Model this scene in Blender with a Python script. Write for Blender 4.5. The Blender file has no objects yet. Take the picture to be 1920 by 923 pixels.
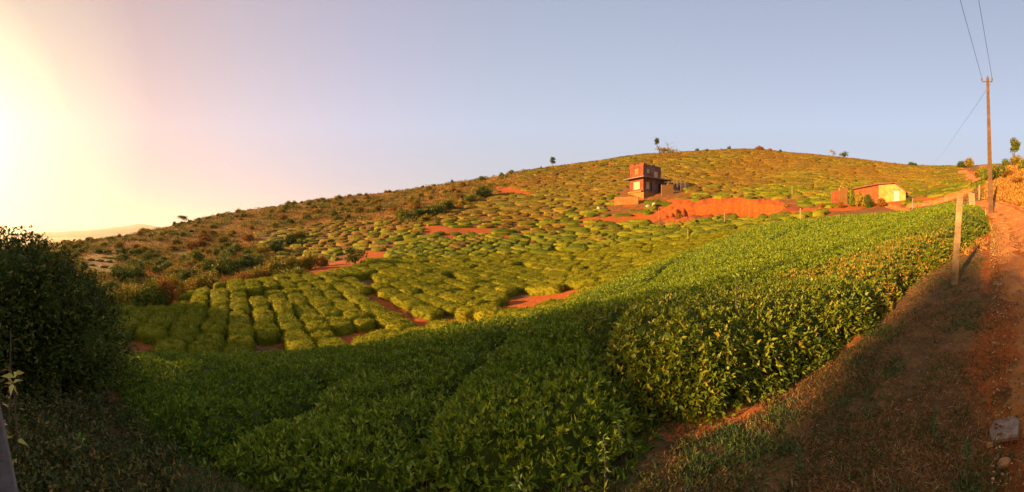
import bpy, math, random
import numpy as np

random.seed(7)
RNG = np.random.default_rng(7)
C = bpy.context.scene.collection
S = bpy.context.scene
R = math.radians

# ------------------------------------------------------------------ camera, sky, sun, exposure
F, CX, HY = 650.0, 960.0, 440.0          # panorama scale: reference pixels per radian, centre column, horizon row
EYE = 1.65
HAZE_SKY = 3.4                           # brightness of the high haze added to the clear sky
SUN_AZ, SUN_EL = -98.0, 14.5             # degrees; azimuth from +Y towards +X

cam = bpy.data.cameras.new('camera')
cam.type = 'PANO'
cam.panorama_type = 'CENTRAL_CYLINDRICAL'
cam.central_cylindrical_range_u_min = -CX / F
cam.central_cylindrical_range_u_max = (1920 - CX) / F
cam.central_cylindrical_range_v_min = -(923 - HY) / F
cam.central_cylindrical_range_v_max = HY / F
cam.central_cylindrical_radius = 1.0
cam.clip_start = 0.05
cam.clip_end = 60000
camo = bpy.data.objects.new('camera', cam)
C.objects.link(camo)
camo.location = (0, 0, EYE)
camo.rotation_euler = (R(90), 0, 0)
S.camera = camo

w = bpy.data.worlds.new('World')
S.world = w
w.use_nodes = True
nt = w.node_tree
nt.nodes.clear()
wo = nt.nodes.new('ShaderNodeOutputWorld')
bg = nt.nodes.new('ShaderNodeBackground')
sky = nt.nodes.new('ShaderNodeTexSky')
sky.sky_type = 'NISHITA'
sky.sun_disc = False
sky.sun_elevation = R(SUN_EL)
sky.sun_rotation = R(SUN_AZ)
sky.altitude = 900
sky.air_density = 1.0
sky.dust_density = .8
sky.ozone_density = 1.5
bg.inputs['Strength'].default_value = 0.064
# evening haze high in the air: pale lavender away from the sun, pink and cream towards it, thinner higher up, then brightened above the view as added fill light
tcw = nt.nodes.new('ShaderNodeTexCoord')
nrmw = nt.nodes.new('ShaderNodeVectorMath'); nrmw.operation = 'NORMALIZE'; nt.links.new(tcw.outputs['Generated'], nrmw.inputs[0])
dotw = nt.nodes.new('ShaderNodeVectorMath'); dotw.operation = 'DOT_PRODUCT'; nt.links.new(nrmw.outputs[0], dotw.inputs[0])
dotw.inputs[1].default_value = (math.sin(R(SUN_AZ)) * math.cos(R(SUN_EL)), math.cos(R(SUN_AZ)) * math.cos(R(SUN_EL)), math.sin(R(SUN_EL)))
sepw = nt.nodes.new('ShaderNodeSeparateXYZ'); nt.links.new(nrmw.outputs[0], sepw.inputs[0])
def wramp(sock, stops):
    r = nt.nodes.new('ShaderNodeValToRGB'); e = r.color_ramp.elements
    e[0].position, e[0].color = stops[0][0], (*stops[0][1], 1)
    e[1].position, e[1].color = stops[-1][0], (*stops[-1][1], 1)
    for q_, c_ in stops[1:-1]:
        x_ = e.new(q_); x_.color = (*c_, 1)
    nt.links.new(sock, r.inputs[0]); return r
tint = wramp(dotw.outputs['Value'], [(0, (.66, .76, .88)), (.35, (.74, .74, .86)), (.62, (.86, .74, .76)), (.80, (.96, .70, .62)), (.91, (1.25, .96, .64)), (.96, (1.8, 1.5, .80)), (1, (2.2, 1.9, 1.2))])
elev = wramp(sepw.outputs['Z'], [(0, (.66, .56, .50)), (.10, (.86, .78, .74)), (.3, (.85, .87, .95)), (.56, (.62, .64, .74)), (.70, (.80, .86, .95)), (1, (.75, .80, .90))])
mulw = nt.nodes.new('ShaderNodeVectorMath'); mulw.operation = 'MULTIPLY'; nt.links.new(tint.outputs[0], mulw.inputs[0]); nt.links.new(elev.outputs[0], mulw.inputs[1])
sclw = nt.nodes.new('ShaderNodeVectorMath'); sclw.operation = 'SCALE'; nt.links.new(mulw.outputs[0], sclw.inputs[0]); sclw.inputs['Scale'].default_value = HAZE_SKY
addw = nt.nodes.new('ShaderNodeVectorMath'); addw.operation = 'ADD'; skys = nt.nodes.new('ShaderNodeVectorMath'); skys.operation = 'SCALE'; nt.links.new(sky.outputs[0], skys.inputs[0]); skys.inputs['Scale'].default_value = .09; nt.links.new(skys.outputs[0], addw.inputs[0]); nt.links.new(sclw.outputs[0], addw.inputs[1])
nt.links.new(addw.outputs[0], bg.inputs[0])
nt.links.new(bg.outputs[0], wo.inputs[0])

sun = bpy.data.lights.new('sun', 'SUN')
sun.energy = 5.0
sun.angle = R(0.6)
sun.color = (1.0, 0.60, 0.24)
suno = bpy.data.objects.new('sun', sun)
C.objects.link(suno)
suno.rotation_euler = (R(90 - SUN_EL), 0, R(180 - SUN_AZ))
SUND = np.array([math.sin(R(SUN_AZ)) * math.cos(R(SUN_EL)), math.cos(R(SUN_AZ)) * math.cos(R(SUN_EL)), math.sin(R(SUN_EL))])

S.view_settings.view_transform = 'Standard'
S.view_settings.look = 'None'
S.view_settings.gamma = 1
S.view_settings.use_curve_mapping = False
S.view_settings.exposure = 2.05
S.cycles.max_bounces = 5
S.cycles.diffuse_bounces = 3
S.cycles.transmission_bounces = 4
S.cycles.volume_bounces = 0
S.cycles.caustics_reflective = False
S.cycles.caustics_refractive = False

# ------------------------------------------------------------------ helpers
def tag(o, label=None, cat=None, group=None, kind=None):
    if label: o['label'] = label
    if cat: o['category'] = cat
    if group: o['group'] = group
    if kind: o['kind'] = kind
    return o

def empty(name, loc=(0, 0, 0), rz=0.0, label=None, cat=None, group=None):
    o = bpy.data.objects.new(name, None)
    C.objects.link(o)
    o.location = loc
    o.rotation_euler = (0, 0, rz)
    o.empty_display_size = 0.2
    return tag(o, label, cat, group)

def copy_tree(o, parent=None):
    c = o.copy()
    C.objects.link(c)
    if parent is not None: c.parent = parent
    for ch in list(o.children): copy_tree(ch, c)
    return c

def mesh_np(name, V, faces, smooth=False):
    """V (n,3); faces: list of int arrays (m,k)."""
    me = bpy.data.meshes.new(name)
    V = np.asarray(V, dtype=np.float32)
    faces = [np.asarray(f, dtype=np.int32) for f in faces if len(f)]
    me.vertices.add(len(V))
    me.vertices.foreach_set('co', V.ravel())
    loops = np.concatenate([f.ravel() for f in faces])
    cnt = np.concatenate([np.full(len(f), f.shape[1], dtype=np.int32) for f in faces])
    st = np.concatenate([[0], np.cumsum(cnt)[:-1]]).astype(np.int32)
    me.loops.add(len(loops))
    me.loops.foreach_set('vertex_index', loops)
    me.polygons.add(len(cnt))
    me.polygons.foreach_set('loop_start', st)
    me.polygons.foreach_set('loop_total', cnt)
    if smooth: me.polygons.foreach_set('use_smooth', np.ones(len(cnt), dtype=bool))
    me.update(calc_edges=True)
    return me

def obj(name, me, mat, parent=None, loc=None):
    o = bpy.data.objects.new(name, me)
    C.objects.link(o)
    if mat is not None and not me.materials:
        for m in (mat if isinstance(mat, (list, tuple)) else [mat]): me.materials.append(m)
    if parent is not None: o.parent = parent
    if loc is not None: o.location = loc
    return o

def vattr(me, name, vals):
    a = me.attributes.new(name, 'FLOAT', 'POINT')
    a.data.foreach_set('value', np.asarray(vals, dtype=np.float32))

def unit(v):
    return v / np.maximum(np.linalg.norm(v, axis=-1, keepdims=True), 1e-9)

_perm = np.random.default_rng(3).random((256, 256))
def vnoise(x, y, s=1.0, seed=0):
    x = np.asarray(x, float) / s + seed * 17.31
    y = np.asarray(y, float) / s + seed * 9.77
    xi, yi = np.floor(x).astype(int), np.floor(y).astype(int)
    fx, fy = x - xi, y - yi
    fx, fy = fx * fx * (3 - 2 * fx), fy * fy * (3 - 2 * fy)
    g = lambda a, b: _perm[a & 255, b & 255]
    return ((g(xi, yi) * (1 - fx) + g(xi + 1, yi) * fx) * (1 - fy) + (g(xi, yi + 1) * (1 - fx) + g(xi + 1, yi + 1) * fx) * fy) * 2 - 1

def fnoise(x, y, s, seed=0, o=3):
    return sum(vnoise(x, y, s / 2 ** k, seed + k) / 2 ** k for k in range(o)) / 1.75

def sstep(a, b, x):
    t = np.clip((np.asarray(x, float) - a) / (b - a), 0, 1)
    return t * t * (3 - 2 * t)

class MB:
    """collects simple solids into one mesh"""
    def __init__(s): s.v = []; s.f = []
    def poly(s, vs, fs):
        o = len(s.v); s.v += [tuple(p) for p in vs]; s.f += [tuple(i + o for i in f) for f in fs]
    def box(s, c, d, rz=0, jit=0.0, top=1.0):
        x, y, z = d[0] / 2, d[1] / 2, d[2] / 2
        cs, sn = math.cos(rz), math.sin(rz)
        vs = []
        for k in (-1, 1):
            for a, b in ((-1, -1), (1, -1), (1, 1), (-1, 1)):
                sc = top if k > 0 else 1
                px, py, pz = a * x * sc + random.uniform(-jit, jit), b * y * sc + random.uniform(-jit, jit), k * z + random.uniform(-jit, jit)
                vs.append((c[0] + px * cs - py * sn, c[1] + px * sn + py * cs, c[2] + pz))
        s.poly(vs, [(3, 2, 1, 0), (4, 5, 6, 7), (0, 1, 5, 4), (1, 2, 6, 5), (2, 3, 7, 6), (3, 0, 4, 7)])
    def tube(s, pts, rad, n=6, cap=True):
        pts = [np.array(p, float) for p in pts]
        o = len(s.v)
        for i, p in enumerate(pts):
            t = unit(pts[min(i + 1, len(pts) - 1)] - pts[max(i - 1, 0)])
            a = unit(np.cross(t, [0.3, 1, 0.1] if abs(t[2]) > .8 else [0, 0, 1]))
            b = np.cross(t, a)
            r = rad[i] if hasattr(rad, '__len__') else rad
            for k in range(n):
                an = 2 * math.pi * k / n
                s.v.append(tuple(p + r * (math.cos(an) * a + math.sin(an) * b)))
        for i in range(len(pts) - 1):
            for k in range(n):
                s.f.append((o + i * n + k, o + i * n + (k + 1) % n, o + (i + 1) * n + (k + 1) % n, o + (i + 1) * n + k))
        if cap:
            s.f.append(tuple(o + k for k in range(n))[::-1])
            s.f.append(tuple(o + (len(pts) - 1) * n + k for k in range(n)))
    def build(s, name, mat, parent=None, smooth=False, bevel=0.0):
        me = bpy.data.meshes.new(name)
        me.from_pydata(s.v, [], s.f)
        if bevel:
            import bmesh
            bm = bmesh.new(); bm.from_mesh(me)
            bmesh.ops.bevel(bm, geom=bm.edges[:], offset=bevel, segments=1, affect='EDGES', clamp_overlap=True)
            bm.to_mesh(me); bm.free()
        me.update()
        if smooth:
            me.polygons.foreach_set('use_smooth', [True] * len(me.polygons))
        return obj(name, me, mat, parent)

# leaves: arrays of position, axis, length, width -> folded rhombus leaves (two faces) or flat ones (one face)
def leaves(P, A, L, W, rng, fold=True, droop=0.0):
    n = len(P)
    A = unit(A)
    Rn = rng.normal(size=(n, 3))
    Rn[:, 2] += 0.9
    side = unit(np.cross(A, Rn))
    nrm = np.cross(side, A)
    nrm *= np.where(nrm[:, 2:3] < 0, -1, 1)
    L = np.broadcast_to(np.asarray(L, float), (n,))[:, None]
    Wd = np.broadcast_to(np.asarray(W, float), (n,))[:, None]
    tip = P + A * L - np.array([0, 0, 1]) * L * droop
    mid = P + A * L * 0.45
    ml = mid + side * Wd * .5 + nrm * Wd * .12
    mr = mid - side * Wd * .5 + nrm * Wd * .12
    if fold:
        mc = mid - nrm * Wd * .10
        V = np.stack([P, ml, mc, mr, tip], 1).reshape(-1, 3)
        b = (np.arange(n) * 5)[:, None]
        Fc = np.concatenate([b + [0, 2, 4, 1], b + [0, 3, 4, 2]])
    else:
        V = np.stack([P, ml, tip, mr], 1).reshape(-1, 3)
        b = (np.arange(n) * 4)[:, None]
        Fc = b + [0, 3, 2, 1]
    return V, Fc

def sprigs(P, N, L, W, rng, k=5, up=.6, fold=True, th=(25, 80), spread=.35):
    """k leaves fanning round a short shoot at every point"""
    n = len(P)
    ax = unit(N * .6 + np.array([0, 0, up]) + rng.normal(size=(n, 3)) * spread)
    a = unit(np.cross(ax, rng.normal(size=(n, 3))))
    b = np.cross(ax, a)
    Ps, As, Ls = [], [], []
    ph0 = rng.random(n) * 6.28
    for i in range(k):
        ph = (ph0 + i * 2.4)[:, None]
        t = np.radians(rng.uniform(th[0], th[1], n))[:, None]
        d = ax * np.cos(t) + (a * np.cos(ph) + b * np.sin(ph)) * np.sin(t)
        Ps.append(P + ax * (L * (i / k) * .5)[:, None])
        As.append(d)
        Ls.append(L * rng.uniform(.7, 1.15, n))
    L3 = np.concatenate(Ls)
    return leaves(np.concatenate(Ps), np.concatenate(As), L3, L3 * W, rng, fold)

def merge(parts):
    V, Fs, o = [], [], 0
    for v, f in parts:
        V.append(v); Fs.append(np.asarray(f) + o); o += len(v)
    return np.concatenate(V), Fs

# ------------------------------------------------------------------ materials
def newmat(name):
    m = bpy.data.materials.new(name); m.use_nodes = True
    n = m.node_tree.nodes; n.clear()
    out = n.new('ShaderNodeOutputMaterial')
    return m, n, m.node_tree.links, out

def noise_node(n, l, scale, detail=4, rough=.6, vec=None, dist=0.0):
    t = n.new('ShaderNodeTexNoise'); t.inputs['Scale'].default_value = scale; t.inputs['Detail'].default_value = detail
    t.inputs['Roughness'].default_value = rough; t.inputs['Distortion'].default_value = dist
    if vec is not None: l.new(vec, t.inputs['Vector'])
    return t

def ramp(n, l, fac, stops):
    r = n.new('ShaderNodeValToRGB')
    e = r.color_ramp.elements
    e[0].position, e[0].color = stops[0][0], (*stops[0][1], 1)
    e[1].position, e[1].color = stops[-1][0], (*stops[-1][1], 1)
    for p, c in stops[1:-1]:
        x = e.new(p); x.color = (*c, 1)
    l.new(fac, r.inputs[0])
    return r

def mixc(n, l, fac, a, b, mode='MIX'):
    m = n.new('ShaderNodeMix'); m.data_type = 'RGBA'; m.blend_type = mode
    for sock, v in ((m.inputs[0], fac), (m.inputs[6], a), (m.inputs[7], b)):
        if hasattr(v, 'is_output'): l.new(v, sock)
        elif isinstance(v, (int, float)): sock.default_value = v
        else: sock.default_value = (*v, 1)
    return m.outputs[2]

def foliage(name, stops, trans=.25, rough=.5, spec=.3, patch=None, patch_scale=.15):
    """leaf material: every leaf its own tone; big soft patches of another tone"""
    m, n, l, out = newmat(name)
    g = n.new('ShaderNodeNewGeometry')
    oi = n.new('ShaderNodeObjectInfo')
    ad = n.new('ShaderNodeMath'); ad.operation = 'MULTIPLY_ADD'
    l.new(oi.outputs['Random'], ad.inputs[0]); ad.inputs[1].default_value = .3
    l.new(g.outputs['Random Per Island'], ad.inputs[2])
    sb = n.new('ShaderNodeMath'); sb.operation = 'SUBTRACT'; l.new(ad.outputs[0], sb.inputs[0]); sb.inputs[1].default_value = .15
    col = ramp(n, l, sb.outputs[0], stops).outputs[0]
    if patch:
        nz = noise_node(n, l, patch_scale, 4, .6, g.outputs['Position'])
        rp = ramp(n, l, nz.outputs[0], [(.42, (0, 0, 0)), (.62, (1, 1, 1))])
        sc = n.new('ShaderNodeMath'); sc.operation = 'MULTIPLY'; l.new(rp.outputs[0], sc.inputs[0]); sc.inputs[1].default_value = .65
        col = mixc(n, l, sc.outputs[0], col, patch)
    p = n.new('ShaderNodeBsdfPrincipled')
    l.new(col, p.inputs['Base Color'])
    p.inputs['Roughness'].default_value = rough
    p.inputs['Specular IOR Level'].default_value = spec
    if trans > 0:
        t = n.new('ShaderNodeBsdfTranslucent')
        l.new(col, t.inputs[0])
        mx = n.new('ShaderNodeMixShader'); mx.inputs[0].default_value = trans
        l.new(p.outputs[0], mx.inputs[1]); l.new(t.outputs[0], mx.inputs[2])
        l.new(mx.outputs[0], out.inputs[0])
    else:
        l.new(p.outputs[0], out.inputs[0])
    return m

def surf(name, stops, scale=2.0, rough=.9, bump=.4, bscale=None, bdist=.03, detail=8, second=None, sscale=.5, spec=.2, coord='Object'):
    m, n, l, out = newmat(name)
    tc = n.new('ShaderNodeTexCoord')
    vec = tc.outputs['Object'] if coord == 'Object' else n.new('ShaderNodeNewGeometry').outputs['Position']
    nz = noise_node(n, l, scale, detail, .65, vec)
    col = ramp(n, l, nz.outputs[0], stops).outputs[0]
    if second:
        n2 = noise_node(n, l, sscale, 5, .6, vec, .5)
        rp = ramp(n, l, n2.outputs[0], [(.45, (0, 0, 0)), (.58, (1, 1, 1))])
        col = mixc(n, l, rp.outputs[0], col, second)
    p = n.new('ShaderNodeBsdfPrincipled')
    l.new(col, p.inputs['Base Color'])
    p.inputs['Roughness'].default_value = rough
    p.inputs['Specular IOR Level'].default_value = spec
    nb = noise_node(n, l, bscale or scale * 4, 8, .7, vec)
    b = n.new('ShaderNodeBump'); b.inputs['Strength'].default_value = bump; b.inputs['Distance'].default_value = bdist
    l.new(nb.outputs[0], b.inputs['Height']); l.new(b.outputs[0], p.inputs['Normal'])
    l.new(p.outputs[0], out.inputs[0])
    return m

M = {}
M['tea'] = foliage('tea_leaf', [(0, (.052, .105, .007)), (.45, (.140, .195, .008)), (.8, (.220, .260, .011)), (.97, (.27, .29, .014)), (1, (.38, .38, .04))], trans=.38, rough=.5, spec=.22)
M['tea_old'] = foliage('tea_leaf_mature', [(0, (.050, .085, .006)), (.5, (.13, .170, .009)), (.85, (.22, .225, .012)), (.97, (.32, .21, .025)), (1, (.36, .16, .03))], trans=.35, rough=.45, spec=.25)
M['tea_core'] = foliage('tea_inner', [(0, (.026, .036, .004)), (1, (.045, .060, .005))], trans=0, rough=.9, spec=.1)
M['tea_bush'] = foliage('tea_bush_leaf', [(0, (.08, .10, .005)), (.5, (.17, .175, .007)), (1, (.25, .22, .010))], trans=.35, rough=.7, spec=.08)
M['tea_hill'] = foliage('tea_hill_leaf', [(0, (.058, .049, .004)), (.5, (.120, .095, .006)), (1, (.175, .128, .009))], trans=.1, rough=.8, spec=.1, patch=(.16, .074, .009), patch_scale=.045)
M['scrub_green'] = foliage('scrub_green', [(0, (.055, .070, .006)), (.6, (.13, .145, .011)), (1, (.22, .20, .018))], trans=.15, rough=.7, spec=.15)
M['scrub_olive'] = foliage('scrub_olive', [(0, (.12, .095, .009)), (.6, (.24, .170, .016)), (1, (.36, .23, .03))], trans=.15, rough=.8, spec=.1)
M['scrub_dry'] = foliage('scrub_dry', [(0, (.14, .06, .010)), (.6, (.25, .11, .02)), (1, (.36, .17, .035))], trans=.15, rough=.9, spec=.1)
M['dark_leaf'] = foliage('dark_shrub_leaf', [(0, (.035, .050, .008)), (.6, (.070, .095, .013)), (.95, (.12, .14, .02)), (1, (.26, .17, .04))], trans=.25, rough=.6, spec=.12)
M['yellow_leaf'] = foliage('yellow_leaf', [(0, (.35, .28, .05)), (1, (.50, .42, .10))], trans=.3, rough=.5, spec=.2)
M['fresh_leaf'] = foliage('fresh_leaf', [(0, (.12, .20, .02)), (1, (.26, .32, .05))], trans=.3, rough=.5, spec=.2)
M['straw'] = foliage('dry_grass_blade', [(0, (.09, .040, .012)), (.45, (.20, .098, .030)), (.8, (.31, .17, .060)), (1, (.50, .36, .17))], trans=.15, rough=.8, spec=.1)
M['green_blade'] = foliage('green_grass_blade', [(0, (.04, .065, .015)), (.7, (.085, .12, .03)), (1, (.15, .17, .05))], trans=.2, rough=.6, spec=.15)
M['hill_grass'] = foliage('hill_grass_blade', [(0, (.17, .075, .012)), (.5, (.29, .13, .025)), (1, (.40, .21, .05))], trans=.1, rough=.9, spec=.05)
M['bark'] = surf('bark', [(.3, (.06, .04, .025)), (.7, (.14, .10, .07))], 14, .9, .6)
M['wood_post'] = surf('weathered_wood', [(.3, (.10, .06, .03)), (.5, (.24, .15, .07)), (.8, (.34, .23, .12))], 7, .85, .7)
M['grey_wood'] = surf('grey_wood', [(.3, (.10, .085, .08)), (.7, (.21, .18, .17))], 12, .85, .6)
M['pole'] = surf('pole_rust_brown', [(.3, (.055, .026, .012)), (.7, (.12, .062, .028))], 3, .8, .4)
M['metal'] = surf('dark_metal', [(.3, (.05, .05, .05)), (.7, (.10, .09, .09))], 8, .5, .1)
M['wire'] = surf('wire_dark', [(.3, (.03, .03, .04)), (.7, (.06, .06, .07))], 4, .5, .0)
M['weed_leaf'] = foliage('weed_leaf', [(0, (.03, .035, .008)), (.55, (.06, .07, .014)), (.85, (.12, .12, .02)), (1, (.24, .13, .04))], trans=.25, rough=.6, spec=.15)

# ------------------------------------------------------------------ terrain
def pz(py, d): return (HY - py) / F * d
_ctl = []
def col(px, *rows):
    az = (px - CX) / F
    for d, py in rows: _ctl.append((az, d, pz(py, d)))
def colz(azd, *rows):
    for d, z in rows: _ctl.append((R(azd), d, z))
col(200, (5, 765), (10, 714), (12, 686), (16, 630), (21.5, 588), (25, 618), (32, 592), (45, 545), (70, 498), (130, 450), (170, 453))
col(400, (3, 895), (4.5, 812), (6, 754), (12, 696), (16, 650), (22, 590), (30, 543), (36, 560), (41, 546), (50, 515), (70, 478), (100, 440), (145, 406), (190, 418))
col(600, (3, 905), (4.5, 812), (6, 754), (12, 700), (16, 655), (22, 588), (30, 531), (36, 506), (50, 488), (75, 437), (90, 420), (145, 376), (190, 392))
col(800, (2.6, 905), (4.2, 795), (6, 711), (12, 680), (16, 640), (20, 600), (28, 537), (45, 473), (60, 430), (75, 408), (100, 382), (145, 351), (190, 370))
col(1000, (2.6, 865), (6, 673), (10, 655), (13.5, 628), (19, 580), (27, 541), (45, 463), (65, 410), (75, 391), (100, 352), (135, 319), (180, 342))
col(1200, (2.8, 823), (5, 668), (9, 619), (13, 572), (20, 526), (30, 496), (38, 465), (50, 435), (60, 408), (68, 380), (72, 363), (80, 350), (100, 326), (130, 292), (175, 318))
col(1400, (3.2, 765), (5, 648), (9, 559), (14, 513), (20, 482), (32, 447), (42, 432), (50, 412), (60, 384), (64, 372), (75, 355), (95, 327), (130, 281), (175, 308))
col(1600, (3, 765), (4.7, 634), (8, 551), (13, 492), (20, 454), (35, 416), (46, 404), (58, 382), (66, 368), (80, 349), (130, 299), (175, 322))
col(1800, (2.5, 843), (6.4, 530), (9, 484), (11, 468), (16, 430), (22, 410), (35, 387), (50, 374), (60, 352), (85, 332), (112, 313), (160, 330))
col(1900, (2.5, 843), (8, 480), (14, 428), (20, 401), (28, 370), (35, 349), (45, 328), (60, 309), (100, 306), (150, 318))
col(0, (2.5, 908), (5, 752), (10, 674), (20, 615), (45, 555), (80, 505), (130, 470), (170, 470))
colz(105, (2.5, -1.5), (8, -.2), (20, 2), (60, 8), (130, 12))
colz(-100, (2.5, -1.75), (8, -2.9), (20, -5), (60, -10), (130, -14))
colz(-135, (2.5, -1.7), (8, -2), (25, -2.6), (100, -8))
colz(150, (2.5, -1.6), (8, -1.3), (25, 0), (100, 6))
colz(180, (2.5, -1.65), (8, -1.7), (25, -1), (100, 1))
for a in (-150, -110, -70, -30, 10, 50, 90, 130, 170): colz(a, (1.1, -1.65))
_c = np.array(_ctl)
_KD = .8
def _feat(az, d): return np.stack([az, np.log(d) * _KD], -1)
_c = np.concatenate([_c, _c[np.abs(_c[:, 0]) > 1.7] + [2 * math.pi, 0, 0], _c[np.abs(_c[:, 0]) > 1.7] - [2 * math.pi, 0, 0]])
_CF = _feat(_c[:, 0], _c[:, 1])
_q = _c[:, 2] / (_c[:, 1] + 2)
def _phi(r2): return .5 * r2 * np.log(r2 + 1e-12)
_n = len(_CF)
_K = _phi(((_CF[:, None] - _CF[None]) ** 2).sum(-1)) + np.eye(_n) * 2e-4
_Pm = np.concatenate([np.ones((_n, 1)), _CF], 1)
_A = np.zeros((_n + 3, _n + 3)); _A[:_n, :_n] = _K; _A[:_n, _n:] = _Pm; _A[_n:, :_n] = _Pm.T
_sol = np.linalg.solve(_A, np.concatenate([_q, np.zeros(3)]))
# cut bank of the soil pit: pit floor line and wall distance by azimuth
PIT_A, PIT_B, PIT_D = (1222 - CX) / F, (1492 - CX) / F, 62.0
def ground(x, y, detail=True):
    """terrain height (world z)"""
    x = np.atleast_1d(np.asarray(x, float)); y = np.atleast_1d(np.asarray(y, float))
    sh = x.shape; x = x.ravel(); y = y.ravel()
    d = np.maximum(np.hypot(x, y), 1.0); az = np.arctan2(x, y)
    ft = _feat(az, np.minimum(d, 400))
    z = np.empty(len(x))
    for i in range(0, len(x), 20000):
        f = ft[i:i + 20000]
        r2 = ((f[:, None, 0] - _CF[None, :, 0]) ** 2 + (f[:, None, 1] - _CF[None, :, 1]) ** 2)
        z[i:i + 20000] = _phi(r2) @ _sol[:_n] + _sol[_n] + f @ _sol[_n + 1:]
    z = z * (np.minimum(d, 400) + 2)
    # pit
    inside = sstep(PIT_A, PIT_A + .02, az) * (1 - sstep(PIT_B - .10, PIT_B, az))
    wall = PIT_D + 1.2 * np.sin(az * 40) * .4 - 5 * (np.clip((az - PIT_A) / (PIT_B - PIT_A), 0, 1) - .45) ** 2 * 4
    fl = pz(409, d) + (d - 56) * .02
    m = (d > 44) & (d < wall) & (fl < z)
    z = np.where(m, z + (fl - z) * inside * sstep(45, 50, d), z)
    if detail:
        amp = np.clip(d / 60, .0, 1)
        z = z + fnoise(x, y, 9, 1) * .2 * amp + fnoise(x, y, 1.1, 5) * .035 * np.clip(1.6 - d / 40, 0, 1)
        z = z + fnoise(x, y, 3.0, 8) * .07 * sstep(30, 60, d) + fnoise(x, y, 1.3, 12) * .45 * inside * ((d > 50) & (d < 66))
    far = sstep(math.log(230), math.log(800), np.log(d))
    z = z * (1 - far) + (-60 + fnoise(x, y, 900, 11) * 12) * far
    return (z + EYE).reshape(sh)

def g1(x, y): return float(ground(x, y)[0])
def at(px, d, dz=0.0):
    """world point standing on the ground in the direction of a column of the panorama"""
    a = (px - CX) / F
    x, y = d * math.sin(a), d * math.cos(a)
    return (x, y, g1(x, y) + dz)
def proj(x, y, z):
    d = np.hypot(x, y)
    return np.arctan2(x, y) * F + CX, HY - (z - EYE) / d * F
def inpoly(px, py, poly):
    poly = np.asarray(poly, float); r = np.zeros(np.shape(px), bool)
    j = len(poly) - 1
    for i in range(len(poly)):
        xi, yi = poly[i]; xj, yj = poly[j]
        if yi != yj:
            r ^= ((yi > py) != (yj > py)) & (px < (xj - xi) * (py - yi) / (yj - yi) + xi)
        j = i
    return r

# bare soil areas and scrub, outlined where they lie on the slope (column, row, nearest and farthest distance)
SOIL = [
    ([(918, 592), (935, 568), (985, 562), (1045, 545), (1120, 534), (1160, 528), (1165, 536), (1070, 562), (1010, 592), (950, 598)], 14, 30),
    ([(682, 578), (700, 560), (722, 562), (765, 594), (860, 608), (940, 606), (930, 618), (840, 618), (750, 606), (700, 594)], 14, 30),
    ([(630, 640), (700, 618), (740, 628), (660, 650)], 10, 22),
    ([(275, 590), (300, 560), (345, 560), (345, 580), (300, 596)], 15, 35),
    ([(520, 492), (600, 502), (640, 490), (660, 468), (700, 470), (745, 486), (690, 492), (650, 510), (600, 522), (545, 512)], 28, 70),
    ([(790, 424), (925, 428), (935, 440), (1015, 458), (1012, 463), (900, 442), (800, 436)], 45, 90),
    ([(1070, 413), (1180, 404), (1275, 400), (1275, 414), (1100, 420)], 50, 80),
    ([(1225, 392), (1250, 378), (1290, 373), (1430, 373), (1490, 388), (1545, 395), (1540, 404), (1490, 405), (1400, 413), (1240, 412)], 44, 75),
    ([(915, 348), (965, 352), (1005, 366), (940, 366)], 60, 110),
    ([(1140, 376), (1155, 370), (1196, 374), (1198, 382), (1155, 381)], 60, 80),
    ([(1782, 310), (1803, 312), (1842, 336), (1820, 344)], 50, 140),
    ([(1555, 384), (1760, 368), (1840, 360), (1840, 372), (1700, 382), (1560, 396)], 51, 62),
]
SCRUB = [(-200, 620), (200, 590), (260, 560), (350, 546), (570, 520), (520, 490), (480, 470), (490, 435), (560, 425), (640, 415), (700, 412), (790, 422), (835, 400), (900, 372), (960, 345), (1010, 300), (900, 300), (0, 300), (-200, 300)]
TEA_LEFT = [(160, 484), (218, 480), (212, 512), (165, 516)]
def is_soil(x, y, z):
    px, py = proj(x, y, z); d = np.hypot(x, y)
    r = np.zeros(np.shape(px), bool)
    jx, jy = px + fnoise(x, y, 2.2, 2) * 14, py + fnoise(x, y, 1.8, 4) * 5
    for poly, a, b in SOIL: r |= inpoly(jx, jy, poly) & (d > a) & (d < b)
    return r
def is_scrub(x, y, z):
    px, py = proj(x, y, z); d = np.hypot(x, y)
    return inpoly(px, py, SCRUB) & (d > 22) & ~inpoly(px, py, TEA_LEFT)

# front (roadside) edge of the tea field and road edges, world coordinates
EDGE_X = np.array([-60, -18.4, -3.95, -1.95, -.75, -.1, .75, 1.15, 1.6, 3.7, 6.5, 13.7, 20, 30, 60])
EDGE_Y = np.array([14, 7.8, 1.9, 2.15, 2.35, 2.2, 2.35, 2.95, 2.7, 2.6, 3.0, 2.85, 4.4, 9.5, 30])
def edge_y(x): return np.interp(x, EDGE_X, EDGE_Y) + vnoise(x, x * 0, .9, 21) * .12
RX = np.array([-30, 0, 2.5, 5, 8, 12, 17.7, 22, 27, 33, 40, 60])
RYL = np.array([-.6, .1, .45, .95, 1.55, 2.3, 3.4, 4.7, 7.0, 11.0, 17, 40])
RW = 2.6

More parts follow.
